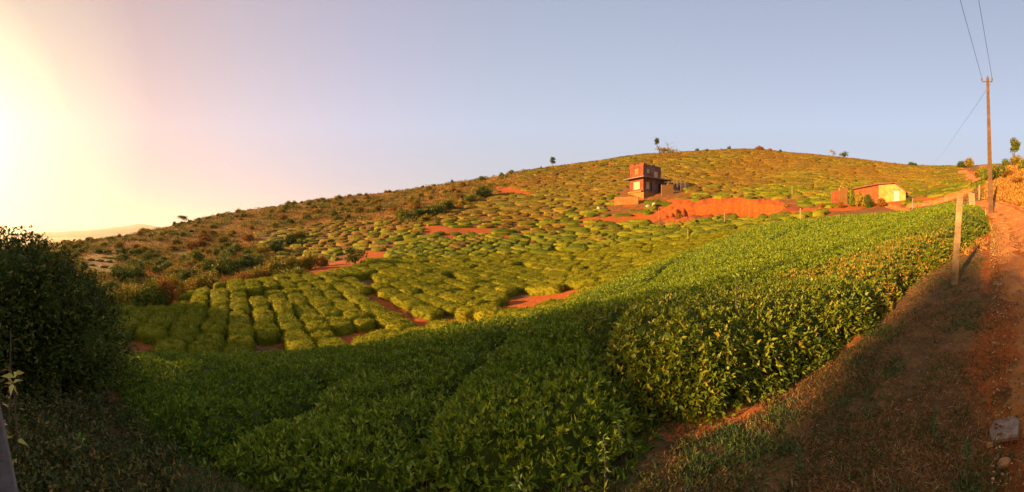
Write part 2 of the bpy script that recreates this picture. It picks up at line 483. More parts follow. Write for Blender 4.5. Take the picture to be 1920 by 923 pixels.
# polar terrain sheet, finer where it is near and in view, reaching the horizon
azs = np.concatenate([np.linspace(-math.pi, -1.55, 90, endpoint=False), np.linspace(-1.55, 1.55, 900, endpoint=False), np.linspace(1.55, math.pi, 90, endpoint=False)])
ds = np.concatenate([np.exp(np.linspace(math.log(.9), math.log(230), 470, endpoint=False)), np.exp(np.linspace(math.log(230), math.log(9000), 60))])
AZ, DD = np.meshgrid(azs, ds, indexing='ij')
X, Y = DD * np.sin(AZ), DD * np.cos(AZ)
Z = ground(X, Y)
na, nd = X.shape
road_c = np.interp(X, RX, RYL) - RW / 2
V = np.stack([X, Y, Z], -1).reshape(-1, 3)
i0 = (np.arange(na)[:, None] * nd + np.arange(nd - 1)[None]); i1 = (((np.arange(na) + 1) % na)[:, None] * nd + np.arange(nd - 1)[None])
quads = np.stack([i0, i0 + 1, i1 + 1, i1], -1).reshape(-1, 4)
V = np.concatenate([V, [[0, 0, g1(.01, .01)]]])
cidx = len(V) - 1
cen = np.stack([np.arange(na) * nd, ((np.arange(na) + 1) % na) * nd, np.full(na, cidx)], -1)
gme = mesh_np('ground', V, [quads, cen], smooth=True)
soil = is_soil(X, Y, Z).astype(float)
edge = edge_y(X)
px_, py_ = proj(X, Y, Z)
near_soil = ((Y > edge - .1) & (DD < 52)).astype(float)                       # laterite under and between the tea
tea_zone = (DD >= 12) & ~is_scrub(X, Y, Z) & ~inpoly(px_, py_, TEA_LEFT) & (Y > edge) & (px_ > -100)
soil = np.maximum(soil, np.maximum(near_soil, tea_zone) * (.36 + .16 * (py_ < 320) * (px_ < 1420)))
_ry = np.interp(X, RX, RYL)
soil = np.maximum(soil, .5 * np.exp(-(np.maximum(Y - _ry, 0) / .45) ** 2) * (X > -1) * (Y < edge) * (Y > _ry - RW - .6))
scr = is_scrub(X, Y, Z) | ((px_ < 150) & (DD > 22)) | ((px_ > 1835) & (DD > 14))
dry = np.where(scr, 1.0, 0.0)
vattr(gme, 'soil', np.append(soil.ravel(), 0)); vattr(gme, 'dry', np.append(dry.ravel(), 0))

m, n, l, out = newmat('ground_laterite_and_dry_grass')
geo = n.new('ShaderNodeNewGeometry'); pos = geo.outputs['Position']
a1 = n.new('ShaderNodeAttribute'); a1.attribute_name = 'soil'
a2 = n.new('ShaderNodeAttribute'); a2.attribute_name = 'dry'
nz = noise_node(n, l, 3.5, 9, .7, pos)
nl = noise_node(n, l, .12, 6, .6, pos)
soilc = ramp(n, l, nz.outputs[0], [(.3, (.17, .036, .007)), (.5, (.27, .062, .010)), (.7, (.36, .11, .018))]).outputs[0]
grassc = ramp(n, l, nz.outputs[0], [(.3, (.05, .028, .010)), (.5, (.115, .056, .018)), (.72, (.20, .090, .030))]).outputs[0]
dryc = ramp(n, l, nl.outputs[0], [(.35, (.08, .06, .007)), (.5, (.15, .082, .010)), (.65, (.23, .10, .016))]).outputs[0]
c = mixc(n, l, a2.outputs['Fac'], grassc, dryc)
nn = noise_node(n, l, .9, 5, .7, pos)
am = n.new('ShaderNodeMath'); am.operation = 'ADD'; l.new(a1.outputs['Fac'], am.inputs[0]); l.new(nn.outputs[0], am.inputs[1])
rp = ramp(n, l, am.outputs[0], [(.85, (0, 0, 0)), (1.15, (1, 1, 1))])
c = mixc(n, l, rp.outputs[0], c, soilc)
p = n.new('ShaderNodeBsdfPrincipled'); l.new(c, p.inputs['Base Color']); p.inputs['Roughness'].default_value = .95; p.inputs['Specular IOR Level'].default_value = .1
nb = noise_node(n, l, 9, 10, .75, pos)
b = n.new('ShaderNodeBump'); b.inputs['Strength'].default_value = .6; b.inputs['Distance'].default_value = .05
l.new(nb.outputs[0], b.inputs['Height']); l.new(b.outputs[0], p.inputs['Normal']); l.new(p.outputs[0], out.inputs[0])
M['ground'] = m
obj('ground', gme, m)['kind'] = 'structure'

# the dirt road: a strip draped on the slope, with wheel ruts and uneven edges
M['road'] = surf('road_dirt', [(.3, (.20, .068, .016)), (.5, (.36, .130, .028)), (.7, (.48, .20, .05))], 3.2, .95, 1.0, bscale=11, bdist=.06, second=(.32, .11, .022), sscale=.7, coord='P')
u = np.concatenate([np.linspace(-28, 1, 60, endpoint=False), np.linspace(1, 28, 620), np.linspace(28, 58, 90)[1:]])
vv = np.linspace(0, 1, 60)
U, W_ = np.meshgrid(u, vv, indexing='ij')
yl = np.interp(U, RX, RYL)
dx = np.gradient(np.interp(u, RX, RYL), u)[:, None]
wd = RW * np.sqrt(1 + dx ** 2)
le = vnoise(U, U * 0, 1.3, 31) * .16 + vnoise(U, U * 0, .35, 32) * .15 + vnoise(U, U * 0, .12, 34) * .08
YY = yl + le * (1 - W_) * 1.0 - W_ * wd
dst = W_ * RW
rut = -.11 * np.exp(-((dst - .75) / .22) ** 2) - .11 * np.exp(-((dst - 2.05) / .22) ** 2)
edgef = np.minimum(sstep(0, .20, W_), sstep(0, .20, 1 - W_))
ZZ = ground(U, YY) - .03 + .05 * edgef + (1 - edgef) * fnoise(U, YY, .28, 44) * .06 + edgef * (.075 + rut + fnoise(U, YY, .6, 41) * .07 + fnoise(U, YY, .16, 42) * .03)
nu, nv = U.shape
ii = (np.arange(nu - 1)[:, None] * nv + np.arange(nv - 1)[None]).ravel()
rme = mesh_np('road', np.stack([U, YY, ZZ], -1).reshape(-1, 3), [np.stack([ii, ii + 1, ii + nv + 1, ii + nv], -1)[:, ::-1]], True)
obj('road', rme, M['road'])['kind'] = 'structure'

# bank above the road and the track over the hill
def ribbon(name, pts, wd, mat, lift=.05, kind='structure'):
    pts = np.array(pts, float); t = np.linspace(0, 1, len(pts)); tt = np.linspace(0, 1, 90)
    P = np.stack([np.interp(tt, t, pts[:, 0]), np.interp(tt, t, pts[:, 1])], -1)
    T = unit(np.gradient(P, axis=0)); Nn = np.stack([-T[:, 1], T[:, 0]], -1)
    q = np.linspace(-1, 1, 9)
    G = P[:, None] + Nn[:, None] * (q[None, :, None] * wd / 2)
    G = G + (fnoise(G[..., 0], G[..., 1], 3, 51) * .35)[..., None] * Nn[:, None]
    z = ground(G[..., 0], G[..., 1]) + lift * (1 - np.abs(q) ** 4)[None] - .02
    ii = (np.arange(89)[:, None] * 9 + np.arange(8)[None]).ravel()
    me = mesh_np(name, np.concatenate([G, z[..., None]], -1).reshape(-1, 3), [np.stack([ii, ii + 1, ii + 10, ii + 9], -1)], True)
    o = obj(name, me, mat); o['kind'] = kind
    return o
def a2(px, d):
    a = (px - CX) / F
    return (d * math.sin(a), d * math.cos(a))
ribbon('track', [a2(1835, 58), a2(1822, 70), a2(1808, 90), a2(1795, 110), a2(1786, 124)], 3.0, M['road'], .18)

# far plain horizon and a faint mountain beyond it
def mountain():
    px = np.linspace(-260, 560, 160); peak = np.interp(px, [-260, -60, 40, 120, 180, 235, 262, 300, 360, 450, 560], [438, 434, 436, 434, 430, 423, 419, 426, 432, 437, 440])
    rows = []
    for k, (dd, f) in enumerate([(6300, 0), (6700, .55), (7200, 1), (7700, .6), (8200, 0)]):
        a = (px - CX) / F
        h = (HY - peak) / F * 7200 * f + fnoise(px, px * 0 + k, 40, 61) * 22 * (f > 0)
        rows.append(np.stack([dd * np.sin(a), dd * np.cos(a), np.maximum(h, 0) - (62 if f == 0 else 0)], -1))
    G = np.stack(rows, 1)
    ii = (np.arange(159)[:, None] * 5 + np.arange(4)[None]).ravel()
    me = mesh_np('mountain', G.reshape(-1, 3), [np.stack([ii, ii + 1, ii + 6, ii + 5], -1)], True)
    o = obj('mountain', me, surf('mountain_scrub', [(.3, (.03, .03, .03)), (.7, (.05, .05, .045))], .004, 1, 0, coord='P')); o['kind'] = 'structure'
mountain()

# haze: one closed box round everything
hb = MB(); hb.box((0, 0, (460 - 80) / 2), (19400, 19400, 540))
hz, n, l, out = newmat('haze')
pv = n.new('ShaderNodeVolumePrincipled')
pv.inputs['Color'].default_value = (.95, .82, .72, 1)
pv.inputs['Density'].default_value = 6e-5
pv.inputs['Anisotropy'].default_value = .35
l.new(pv.outputs[0], out.inputs['Volume'])
ho = hb.build('haze', hz); ho['kind'] = 'stuff'
# ------------------------------------------------------------------ tea: continuous canopy of the near slope
DMAX_X = np.array([150, 190, 300, 500, 640, 700, 850, 1000, 1060, 1100, 1160, 1230, 1320, 1400, 1500, 1600, 1700, 1800, 1870])
DMAX_D = np.array([11, 11.5, 11.5, 12, 12, 12, 12.5, 13.2, 14, 16, 18, 21, 26, 33, 45, 51, 52.2, 52, 50])
L0, L1 = np.array([-3.95, 1.9]), np.array([-18.4, 7.8])
LD = (L1 - L0) / np.linalg.norm(L1 - L0); LN = np.array([-LD[1], LD[0]]); LN = LN if LN[1] > 0 else -LN
GAPS = [([(-2.35, 1.7), (-2.5, 2.6), (-2.2, 3.5), (-2.7, 4.6)], .16, 1.0), ([(-.62, 1.9), (-.72, 2.8), (-.55, 3.9), (-.15, 5.2), (.2, 6.4)], .15, 1.0),
        ([(1.0, 2.2), (.92, 3.1), (1.12, 3.7), (1.5, 4.2)], .13, .9), ([(4.55, 2.2), (4.7, 3.1), (5.1, 3.9), (5.8, 4.6)], .12, .8),
        ([(-5.0, 2.2), (-4.6, 3.4), (-4.9, 5.0)], .08, .5), ([(.3, 7.5), (1.6, 8.8), (3.2, 10)], .12, .55), ([(5.5, 13), (7.2, 15.5), (9.5, 17.5)], .25, .8),
        ([(9.8, 2.5), (9.9, 3.6), (10.4, 4.4)], .12, .7), ([(2.4, 11.8), (4.6, 12.6), (7, 12.3)], .2, .5), ([(14, 15), (17, 17), (20, 17.5)], .3, .6)]
def segdist(x, y, pts):
    best = np.full(np.shape(x), 1e9)
    for (ax, ay), (bx, by) in zip(pts[:-1], pts[1:]):
        dx, dy = bx - ax, by - ay
        t = np.clip(((x - ax) * dx + (y - ay) * dy) / (dx * dx + dy * dy), 0, 1)
        best = np.minimum(best, np.hypot(x - ax - t * dx, y - ay - t * dy))
    return best
def canopy_h(x, y):
    d = np.hypot(x, y); px = np.arctan2(x, y) * F + CX
    s1 = y - edge_y(x)
    s2 = (x - L0[0]) * LN[0] + (y - L0[1]) * LN[1] + vnoise(x, y, 1.2, 23) * .25
    s3 = (np.interp(px, DMAX_X, DMAX_D) - d) * 1.0 + vnoise(x, y, 2.0, 24) * .8
    s4 = (27.5 - x) * .8
    s = np.minimum(np.minimum(s1, s2), np.minimum(s3, s4))
    s = s + vnoise(x, y, .45, 25) * .10 + vnoise(x, y, .2, 26) * .05
    q = np.clip(s / np.interp(x, [0.8, 1.3], [.95, .5]), 0, 1)
    prof = (1 - (1 - q) ** 2.4) ** .55
    near = sstep(4.5, .8, s1) * sstep(9, 5, d)
    H = .78 + fnoise(x, y, 2.2, 27) * .09 + vnoise(x, y, .5, 28) * .05 + fnoise(x, y, .85, 36) * .09 * sstep(9, 4, d)
    H = H - near * np.interp(x, [-4, .9, 1.3, 4, 5, 8], [.36, .34, .02, .08, .18, .14])
    for pts, wd, dep in GAPS:
        g = segdist(x + vnoise(x, y, .5, 29) * .12, y + vnoise(x, y, .5, 30) * .12, pts)
        H = H * (1 - dep * np.exp(-(g / wd) ** 2) * .92)
    # old planting rows show as soft furrows
    r = (x + y) / math.sqrt(2) / 1.35
    fur = np.exp(-((r - np.round(r)) / .12) ** 2)
    H = H - fur * .16 * (.5 + .5 * sstep(6, 10, d) * sstep(3, -4, x)) * (.5 + .5 * vnoise(x, y, 1.5, 33))
    H = H + .10 * np.exp(-((x - 2.4) / 1.1) ** 2 - ((y - 3.6) / .5) ** 2)      # the taller bush at the roadside
    return np.where(s > 0, np.maximum(H, 0) * prof, -0.3), s1
caz = np.linspace((150 - CX) / F, (1880 - CX) / F, 1150)
cds = np.exp(np.linspace(math.log(2.0), math.log(56), 375))
CA, CD = np.meshgrid(caz, cds, indexing='ij')
cx_, cy_ = CD * np.sin(CA), CD * np.cos(CA)
Hc, s1c = canopy_h(cx_, cy_)
gz = ground(cx_, cy_)
Vc = np.stack([cx_, cy_, gz + np.where(Hc > 0, np.maximum(Hc - .12, 0), -.05)], -1).reshape(-1, 3)
nA, nD = cx_.shape
ii = (np.arange(nA - 1)[:, None] * nD + np.arange(nD - 1)[None]).ravel()
Q = np.stack([ii, ii + 1, ii + nD + 1, ii + nD], -1)[:, ::-1]
hf = Hc.ravel()
keep = (hf[Q] > 0).any(1)
Q = Q[keep]
cc = Vc[Q].mean(1)
e1, e2 = Vc[Q[:, 2]] - Vc[Q[:, 0]], Vc[Q[:, 3]] - Vc[Q[:, 1]]
nrm = np.cross(e1, e2); area = np.linalg.norm(nrm, axis=1) / 2; nrm = unit(nrm)
nrm *= np.where(nrm[:, 2:3] < 0, -1, 1)
dc = np.linalg.norm(cc[:, :2], axis=1)
s1q = s1c.ravel()[Q].mean(1)
BLK = [(-99, -2.4), (-2.4, -.62), (-.62, .98), (.98, 4.65), (4.65, 9.85), (9.85, 17)]
blk = np.full(len(Q), -1)
for k, (a, b) in enumerate(BLK):
    depth = 2.3
    blk[(cc[:, 0] >= a) & (cc[:, 0] < b) & (s1q < depth) & (cc[:, 1] < 6.5) & (cc[:, 0] > -7)] = k
blabels = ['dark green tea hedge at the left end of the front row, beside the dark shrub',
           'shaded tea hedge with a dark hollow on its left, second block from the left',
           'shaded tea hedge at the bottom middle, large glossy leaves reaching down to the weeds',
           'tall tea hedge catching low sun, yellowish old leaves above the orange soil patch',
           'tea hedge along the dry grass bank just before the nearest wooden post',
           'tea hedge along the dirt road behind the nearest wooden post']
lr = np.random.default_rng(11)
def canopy_piece(sel, mature):
    q = Q[sel]; used, inv = np.unique(q, return_inverse=True)
    base = (Vc[used], inv.reshape(q.shape))
    d = dc[sel]
    dens = np.clip(4000 * (3.2 / d) ** 1.45, 95, 4000) / 5
    steep = 1 + .6 * (nrm[sel][:, 2] < .5)
    cnt = lr.poisson(np.minimum(area[sel] * dens * steep, 50))
    idx = np.repeat(np.arange(len(cnt)), cnt)
    P = cc[sel][idx] + (e1[sel][idx] * lr.uniform(-.5, .5, (len(idx), 1)) + e2[sel][idx] * lr.uniform(-.5, .5, (len(idx), 1))) * .7
    N = nrm[sel][idx]; dd = d[idx]
    P = P + N * (lr.uniform(.0, .13, len(idx)))[:, None]
    L = (.056 + .0032 * np.clip(dd - 3, 0, 40)) * lr.uniform(.75, 1.25, len(idx))
    side = N[:, 2] < .62
    outp = []
    for m_, fold, up, th in ((~side & (dd < 14), True, .9, (15, 70)), (side & (dd < 14), True, .1, (25, 95)), (dd >= 14, False, .8, (20, 80))):
        if m_.sum():
            outp.append(sprigs(P[m_], N[m_], L[m_] * (1.25 if up == .1 else 1.0), .36, lr, 5, up, fold, th))
    return base, outp
def put_canopy(name, sel, kind=None, label=None, group=None, mature=None, cat=None):
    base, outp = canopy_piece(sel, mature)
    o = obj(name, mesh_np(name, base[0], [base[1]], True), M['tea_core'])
    if kind: o['kind'] = kind
    tag(o, label, cat, group)
    if outp:
        v, fs = merge(outp)
        lf = obj('leaves' if not kind else 'canopy_leaves', mesh_np('leaves', v, fs), mature or M['tea'], o)
        print(name, 'leaves', sum(len(f) for f in fs))
    return o
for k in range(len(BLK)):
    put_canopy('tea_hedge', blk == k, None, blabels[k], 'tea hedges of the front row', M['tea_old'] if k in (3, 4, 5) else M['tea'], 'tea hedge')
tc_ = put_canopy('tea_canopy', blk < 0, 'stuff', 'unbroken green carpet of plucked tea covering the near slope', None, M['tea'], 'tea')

# ------------------------------------------------------------------ tea bushes standing apart, in rows across the hollow
def mound(nu=20, nv=8, jag=.1, seed=0):
    r = np.random.default_rng(seed)
    u = np.linspace(0, 2 * math.pi, nu, endpoint=False); v = np.linspace(0, math.pi / 2, nv)
    U, Vv = np.meshgrid(u, v, indexing='ij')
    rad = 1 + vnoise(np.cos(U) * 2 + seed * 3, np.sin(U) * 2, 1, seed) * jag + vnoise(U * 2.2, Vv * 3, 1, seed + 3) * jag * .5
    # squarish rounded plan, flat plucked top
    ex = lambda a, p: np.sign(a) * np.abs(a) ** p
    rr = rad * np.cos(Vv) ** .38
    x = ex(np.cos(U), .7) * rr; y = ex(np.sin(U), .7) * rr
    z = np.sin(Vv) ** .5 * (1 + vnoise(x * 1.5 + seed, y * 1.5, .5, seed) * .10)
    pts = np.stack([x, y, z], -1)
    i0 = (np.arange(nu)[:, None] * nv + np.arange(nv - 1)[None]).ravel(); i1 = (((np.arange(nu) + 1) % nu)[:, None] * nv + np.arange(nv - 1)[None]).ravel()
    return pts.reshape(-1, 3), np.stack([i0, i1, i1 + 1, i0 + 1], -1)
def sample_faces(V, Fq, n, rng):
    e1, e2 = V[Fq[:, 2]] - V[Fq[:, 0]], V[Fq[:, 3]] - V[Fq[:, 1]]
    nr = np.cross(e1, e2); ar = np.linalg.norm(nr, axis=1) / 2 + 1e-9
    nr = unit(nr)
    k = rng.choice(len(Fq), n, p=ar / ar.sum())
    a, b = rng.random((n, 1)), rng.random((n, 1))
    q = V[Fq[k]]
    P = (q[:, 0] * (1 - a) + q[:, 1] * a) * (1 - b) + (q[:, 3] * (1 - a) + q[:, 2] * a) * b
    return P, nr[k]
bush_proto = []
for lx in (.55, .8, 1.1, 1.5):
    for sd in range(4):
        V, Fq = mound(26, 9, .13, sd + int(lx * 10))
        V = V * [lx * 1.06, .66, .66]
        V[:, 2] -= .1
        P, N = sample_faces(V, Fq, int(520 * (lx + .3)), lr)
        N = unit(P - [0, 0, .1])
        L = lr.uniform(.07, .12, len(P))
        lv = sprigs(P - N * .02, N, L, .38, lr, 3, .5, False, (30, 85))
        v, fs = merge([(V * [.97, .97, .97], Fq), lv])
        me = mesh_np('tea_bush', v, fs)
        me.materials.append(M['tea_bush']); me.materials.append(M['tea_core'])
        mi = np.zeros(len(me.polygons), dtype=np.int32); mi[:len(Fq)] = 1
        
        bush_proto.append((lx, me))

def dmax_at(px): return np.interp(px, DMAX_X, DMAX_D)
bushes = []      # x, y, z, heading, half length, across scale
rr = np.random.default_rng(5)
ud = np.array([-1, 1]) / math.sqrt(2); vd = np.array([1, 1]) / math.sqrt(2)
for r in np.arange(-40, 70):
    t = -45 + rr.random() * 2
    while t < 55:
        Lh = rr.choice([.55, .8, 1.1, 1.5], p=[.12, .28, .33, .27])
        t += Lh
        wob = math.sin(t * .12 + r * .05) * .5 + math.sin(t * .05) * 1.2
        p = vd * (r * 1.36 + wob + rr.uniform(-.07, .07)) + ud * t
        t += Lh + rr.uniform(-.06, .12) + (rr.random() < .05) * .6
        bushes.append((p[0], p[1], math.atan2(ud[1], ud[0]) + math.cos(t * .12 + r * .05) * -.06 + rr.uniform(-.08, .08), Lh))
B = np.array(bushes)
bz = ground(B[:, 0], B[:, 1]); bd = np.hypot(B[:, 0], B[:, 1]); bpx, bqy = proj(B[:, 0], B[:, 1], bz)
lside = (B[:, 0] - L0[0]) * LN[0] + (B[:, 1] - L0[1]) * LN[1]
# terrace rim of the hollow: rows stop there
RIMX = np.array([100, 200, 260, 350, 450, 560, 640, 700, 800, 1000, 1300, 1500, 1900])
RIMD = np.array([20, 22, 24.5, 29, 31.5, 34.5, 38, 45, 52, 52, 52, 52, 52])
def row_ok(x, y, z, d, px, py):
    ok = (d > dmax_at(px) + .5) & (d < np.interp(px, RIMX, RIMD)) & (px > 175) & (px < 1560)
    ok &= ~is_soil(x, y, z)
    return ok
ok = row_ok(B[:, 0], B[:, 1], bz, bd, bpx, bqy) & (lside > -2.5) & (rr.random(len(B)) > .03)
B, bz, bd, bpx, bqy = B[ok], bz[ok], bd[ok], bpx[ok], bqy[ok]
order = np.argsort(bd)
zones = [
    (lambda px, py, d: px < 330, 'low dark tea bush in shaded rows next to left shrub', 'shaded tea bushes by the left shrub'),
    (lambda px, py, d: (px < 620) & (d > 20), 'tea bush in sunlit curved rows along the terrace rim', 'tea bushes along the terrace rim'),
    (lambda px, py, d: px < 620, 'tea bush in parallel rows of the lower terrace', 'tea bushes of the lower left terrace'),
    (lambda px, py, d: (px < 960) & (py > 560), 'rounded tea bush among bare red soil patches', 'rounded tea bushes among red soil'),
    (lambda px, py, d: (px < 960), 'tea bush in slanting rows right of the lone tree', 'tea bushes in the slanting middle rows'),
    (lambda px, py, d: py > 500, 'tea bush at the right end of the red soil hollow', 'tea bushes at the end of the hollow'),
    (lambda px, py, d: px > 0, 'tea bush in dense rows below house and pit', 'tea bushes below the house'),
]
rest = []
for n_, i in enumerate(order):
    x, y, hd, Lh = B[i]
    if n_ >= 300: rest.append(i); continue
    cand = [me for lx, me in bush_proto if abs(lx - Lh) < .01]
    me = cand[rr.integers(len(cand))]
    o = obj('tea_bush', me, None, None, (x, y, bz[i]))
    if rr.random() < .5: hd += math.pi
    sc = rr.uniform(.93, 1.1)
    # lean with the slope
    e = .5
    gx = (g1(x + e, y) - g1(x - e, y)) / (2 * e); gy = (g1(x, y + e) - g1(x, y - e)) / (2 * e)
    nv = unit(np.array([-gx, -gy, 1.0]))
    from mathutils import Matrix, Vector
    zx = Vector(nv); xx = Vector((math.cos(hd), math.sin(hd), 0)); yy = zx.cross(xx).normalized(); xx = yy.cross(zx)
    Mx = Matrix((xx, yy, zx)).transposed().to_4x4()
    o.matrix_world = Matrix.Translation((x, y, bz[i])) @ Mx @ Matrix.Diagonal((sc, rr.uniform(.92, 1.12), rr.uniform(.85, 1.15), 1))
    for f_, lab, grp in zones:
        if f_(bpx[i], bqy[i], bd[i]):
            sz = {.55: 'short round', .8: 'medium', 1.1: 'long', 1.5: 'very long'}[round(float(Lh), 2)]
            hf = {0: 'nearer', 1: 'farther'}[int(bd[i] > np.interp(bpx[i], [200, 600, 1000, 1400], [16, 20, 25, 36]))]
            tag(o, '%s %s, %s side' % (sz, lab, hf), 'tea bush', '%s %s, %s side' % (sz, grp, hf)); break

# ------------------------------------------------------------------ the rest of the tea: rows following the contours of the hill
hill = [(B[i][0], B[i][1], bz[i], B[i][2], B[i][3], .62, .72) for i in rest]
def contour_rows():
    out = []
    ha = np.linspace((-80 - CX) / F, (1850 - CX) / F, 1700)
    hd_ = np.linspace(30, 150, 620)
    A_, D_ = np.meshgrid(ha, hd_, indexing='ij')
    Zt = ground(A_ * 0 + D_ * np.sin(A_), D_ * np.cos(A_), False)
    Zt[(D_ > 44) & (D_ < 63) & (A_ > PIT_A) & (A_ < PIT_B)] = np.nan
    for lev in np.arange(-6.0, 40, .42):
        c = (Zt[:, :-1] < lev) & (Zt[:, 1:] >= lev)
        has = c.any(1); k = c.argmax(1)
        z0 = Zt[np.arange(len(ha)), k]; z1 = Zt[np.arange(len(ha)), np.minimum(k + 1, len(hd_) - 1)]
        dd = hd_[k] + (lev - z0) / (z1 - z0 + 1e-9) * (hd_[1] - hd_[0])
        x, y = dd * np.sin(ha), dd * np.cos(ha)
        i = 0
        while i < len(ha) - 3:
            if not has[i]: i += 1; continue
            want = rr.uniform(1.6, 4.4) if dd[i] < 78 else rr.uniform(1.8, 7); j = i + 1; tot = 0
            while j < len(ha) - 1 and has[j] and tot < want:
                st = math.hypot(x[j] - x[j - 1], y[j] - y[j - 1])
                if st > 2.5: break
                tot += st; j += 1
            if tot > .7:
                m_ = (i + j) // 2
                out.append((x[m_], y[m_], math.atan2(y[j - 1] - y[i], x[j - 1] - x[i]), tot / 2 * .93, lev))
            gp = 0
            lim = rr.uniform(.03, .18) if rr.random() > .06 else 1.5
            while j < len(ha) - 1 and gp < lim: gp += math.hypot(x[j] - x[j - 1], y[j] - y[j - 1]); j += 1
            i = max(j, i + 1)
    return np.array(out)
H = contour_rows()
hzv = ground(H[:, 0], H[:, 1]); hdv = np.hypot(H[:, 0], H[:, 1]); hpx, hpy = proj(H[:, 0], H[:, 1], hzv)
rimd = np.interp(hpx, RIMX, RIMD)
okh = ((hdv > rimd + .8) & ~is_scrub(H[:, 0], H[:, 1], hzv) & ~is_soil(H[:, 0], H[:, 1], hzv) & (hdv > dmax_at(hpx) + .8)) & (hdv < 142) & ~((hpx < 470) & (hpx > 225)) & (rr.random(len(H)) > .02 + .25 * ((hpy < 318) & (hpx < 1300) & (fnoise(H[:, 0], H[:, 1], 12, 71) > -.1)))
okh &= ~((hpx > 1570) & (hpx < 1705) & (hdv < 66)) & ~((hpx > 1150) & (hpx < 1275) & (hdv > np.where(hpx < 1196, 62, 67.8)) & (hdv < 80)) & ~((hpx > 1790 + (124 - hdv) * .6) & (hdv > 58)) & ~((hpx < 230) & (hdv > 90))
H, hzv, hdv = H[okh], hzv[okh], hdv[okh]
for i in range(len(H)):
    wd = .50 + .003 * (hdv[i] - 50)
    hill.append((H[i, 0], H[i, 1], hzv[i], H[i, 2], H[i, 3], wd * rr.uniform(.8, 1.2), .50 * rr.uniform(.85, 1.12)))
print('hill bushes', len(hill))
hill = np.array(hill)
protos = []
for sd in range(6):
    V, Fq = mound(16, 6, .30, 40 + sd); protos.append((V, Fq))
HV, HF, HS, LP, LNv, LL = [], [], 0, [], [], []
pid = rr.integers(0, 6, len(hill))
vs_all, fs_all, off = [], [], 0
for k in range(6):
    sel = hill[pid == k]; V, Fq = protos[k]
    cs, sn = np.cos(sel[:, 3]), np.sin(sel[:, 3])
    lx = V[None, :, 0] * sel[:, 4:5]; ly = V[None, :, 1] * sel[:, 5:6]
    wx = sel[:, 0:1] + lx * cs[:, None] - ly * sn[:, None]; wy = sel[:, 1:2] + lx * sn[:, None] + ly * cs[:, None]
    base = ground(wx, wy)
    wz = base + V[None, :, 2] * sel[:, 6:7] - .08
    P = np.stack([wx, wy, wz], -1)
    vs_all.append(P.reshape(-1, 3))
    fs_all.append((Fq[None] + (np.arange(len(sel)) * len(V))[:, None, None]).reshape(-1, 4) + off)
    off += P.shape[0] * P.shape[1]
Vh = np.concatenate(vs_all); Fh = np.concatenate(fs_all)
nl_ = int(min(420000, len(hill) * 60))
P, N = sample_faces(Vh, Fh, nl_, lr)
N = N * np.where(N[:, 2:3] < 0, -1, 1)
dl = np.hypot(P[:, 0], P[:, 1])
lv = sprigs(P, N, (.15 + .0016 * dl) * lr.uniform(.7, 1.2, len(P)), .5, lr, 1, .5, False, (30, 80))
cy_h = Vh[Fh].mean(1); cl_ = lv[0].reshape(-1, 4, 3).mean(1)
def upper(c_):
    return np.hypot(c_[:, 0], c_[:, 1]) + fnoise(c_[:, 0], c_[:, 1], 12, 77) * 22 + vnoise(c_[:, 0], c_[:, 1], 2.2, 78) * 22 > 64
uh, ul = upper(cy_h), upper(cl_)
for nm, a_, b_, mt, lab in (('tea_rows', ~uh, ~ul, 'tea_bush', 'low green tea rows on the lower hillside below the house'), ('upper_tea_rows', uh, ul, 'tea_hill', 'golden olive tea rows following the contours of the upper hill')):
    used, inv = np.unique(Fh[a_], return_inverse=True)
    lv_v = lv[0].reshape(-1, 4, 3)[b_].reshape(-1, 3)
    v, fs = merge([(Vh[used], inv.reshape(-1, 4)), (lv_v, (np.arange(b_.sum()) * 4)[:, None] + [0, 3, 2, 1])])
    o = obj(nm, mesh_np(nm, v, fs), M[mt]); o['kind'] = 'stuff'; tag(o, lab, 'tea')
# ------------------------------------------------------------------ shrubs and small trees
def lumps_leaves(lumps, n, L, W, rng, fold=False, shell=(.72, 1.0), k=1, up=.4):
    vol = np.array([l[1][0] * l[1][1] + l[1][0] * l[1][2] for l in lumps]); vol = vol / vol.sum()
    idx = rng.choice(len(lumps), n, p=vol)
    cn = np.array([l[0] for l in lumps])[idx]; rd = np.array([l[1] for l in lumps])[idx]
    dr = unit(rng.normal(size=(n, 3)))
    r = rng.uniform(shell[0], shell[1], (n, 1)) * (1 + .12 * np.sin(dr[:, :1] * 9 + idx[:, None]) * np.cos(dr[:, 1:2] * 7))
    P = cn + dr * r * rd
    kp = P[:, 2] > 0.02
    P, dr = P[kp], dr[kp]
    Ls = L * rng.uniform(.6, 1.3, len(P))
    return sprigs(P, dr, Ls, W, rng, k, up, fold, (15, 85), .6)
def ico_core(lumps, f=.5):
    V, Fs = [], []
    o = 0
    for c_, r_ in lumps:
        nu, nv = 8, 5
        u = np.linspace(0, 2 * math.pi, nu, endpoint=False); v = np.linspace(-1.35, 1.35, nv)
        U, Vv = np.meshgrid(u, v, indexing='ij')
        P = np.stack([np.cos(U) * np.cos(Vv), np.sin(U) * np.cos(Vv), np.sin(Vv)], -1).reshape(-1, 3) * np.array(r_) * f + np.array(c_)
        P[:, 2] = np.maximum(P[:, 2], -.1)
        i0 = (np.arange(nu)[:, None] * nv + np.arange(nv - 1)[None]).ravel(); i1 = (((np.arange(nu) + 1) % nu)[:, None] * nv + np.arange(nv - 1)[None]).ravel()
        V.append(P); Fs.append(np.stack([i0, i1, i1 + 1, i0 + 1], -1) + o); o += len(P)
    return np.concatenate(V), np.concatenate(Fs)
sr = np.random.default_rng(21)
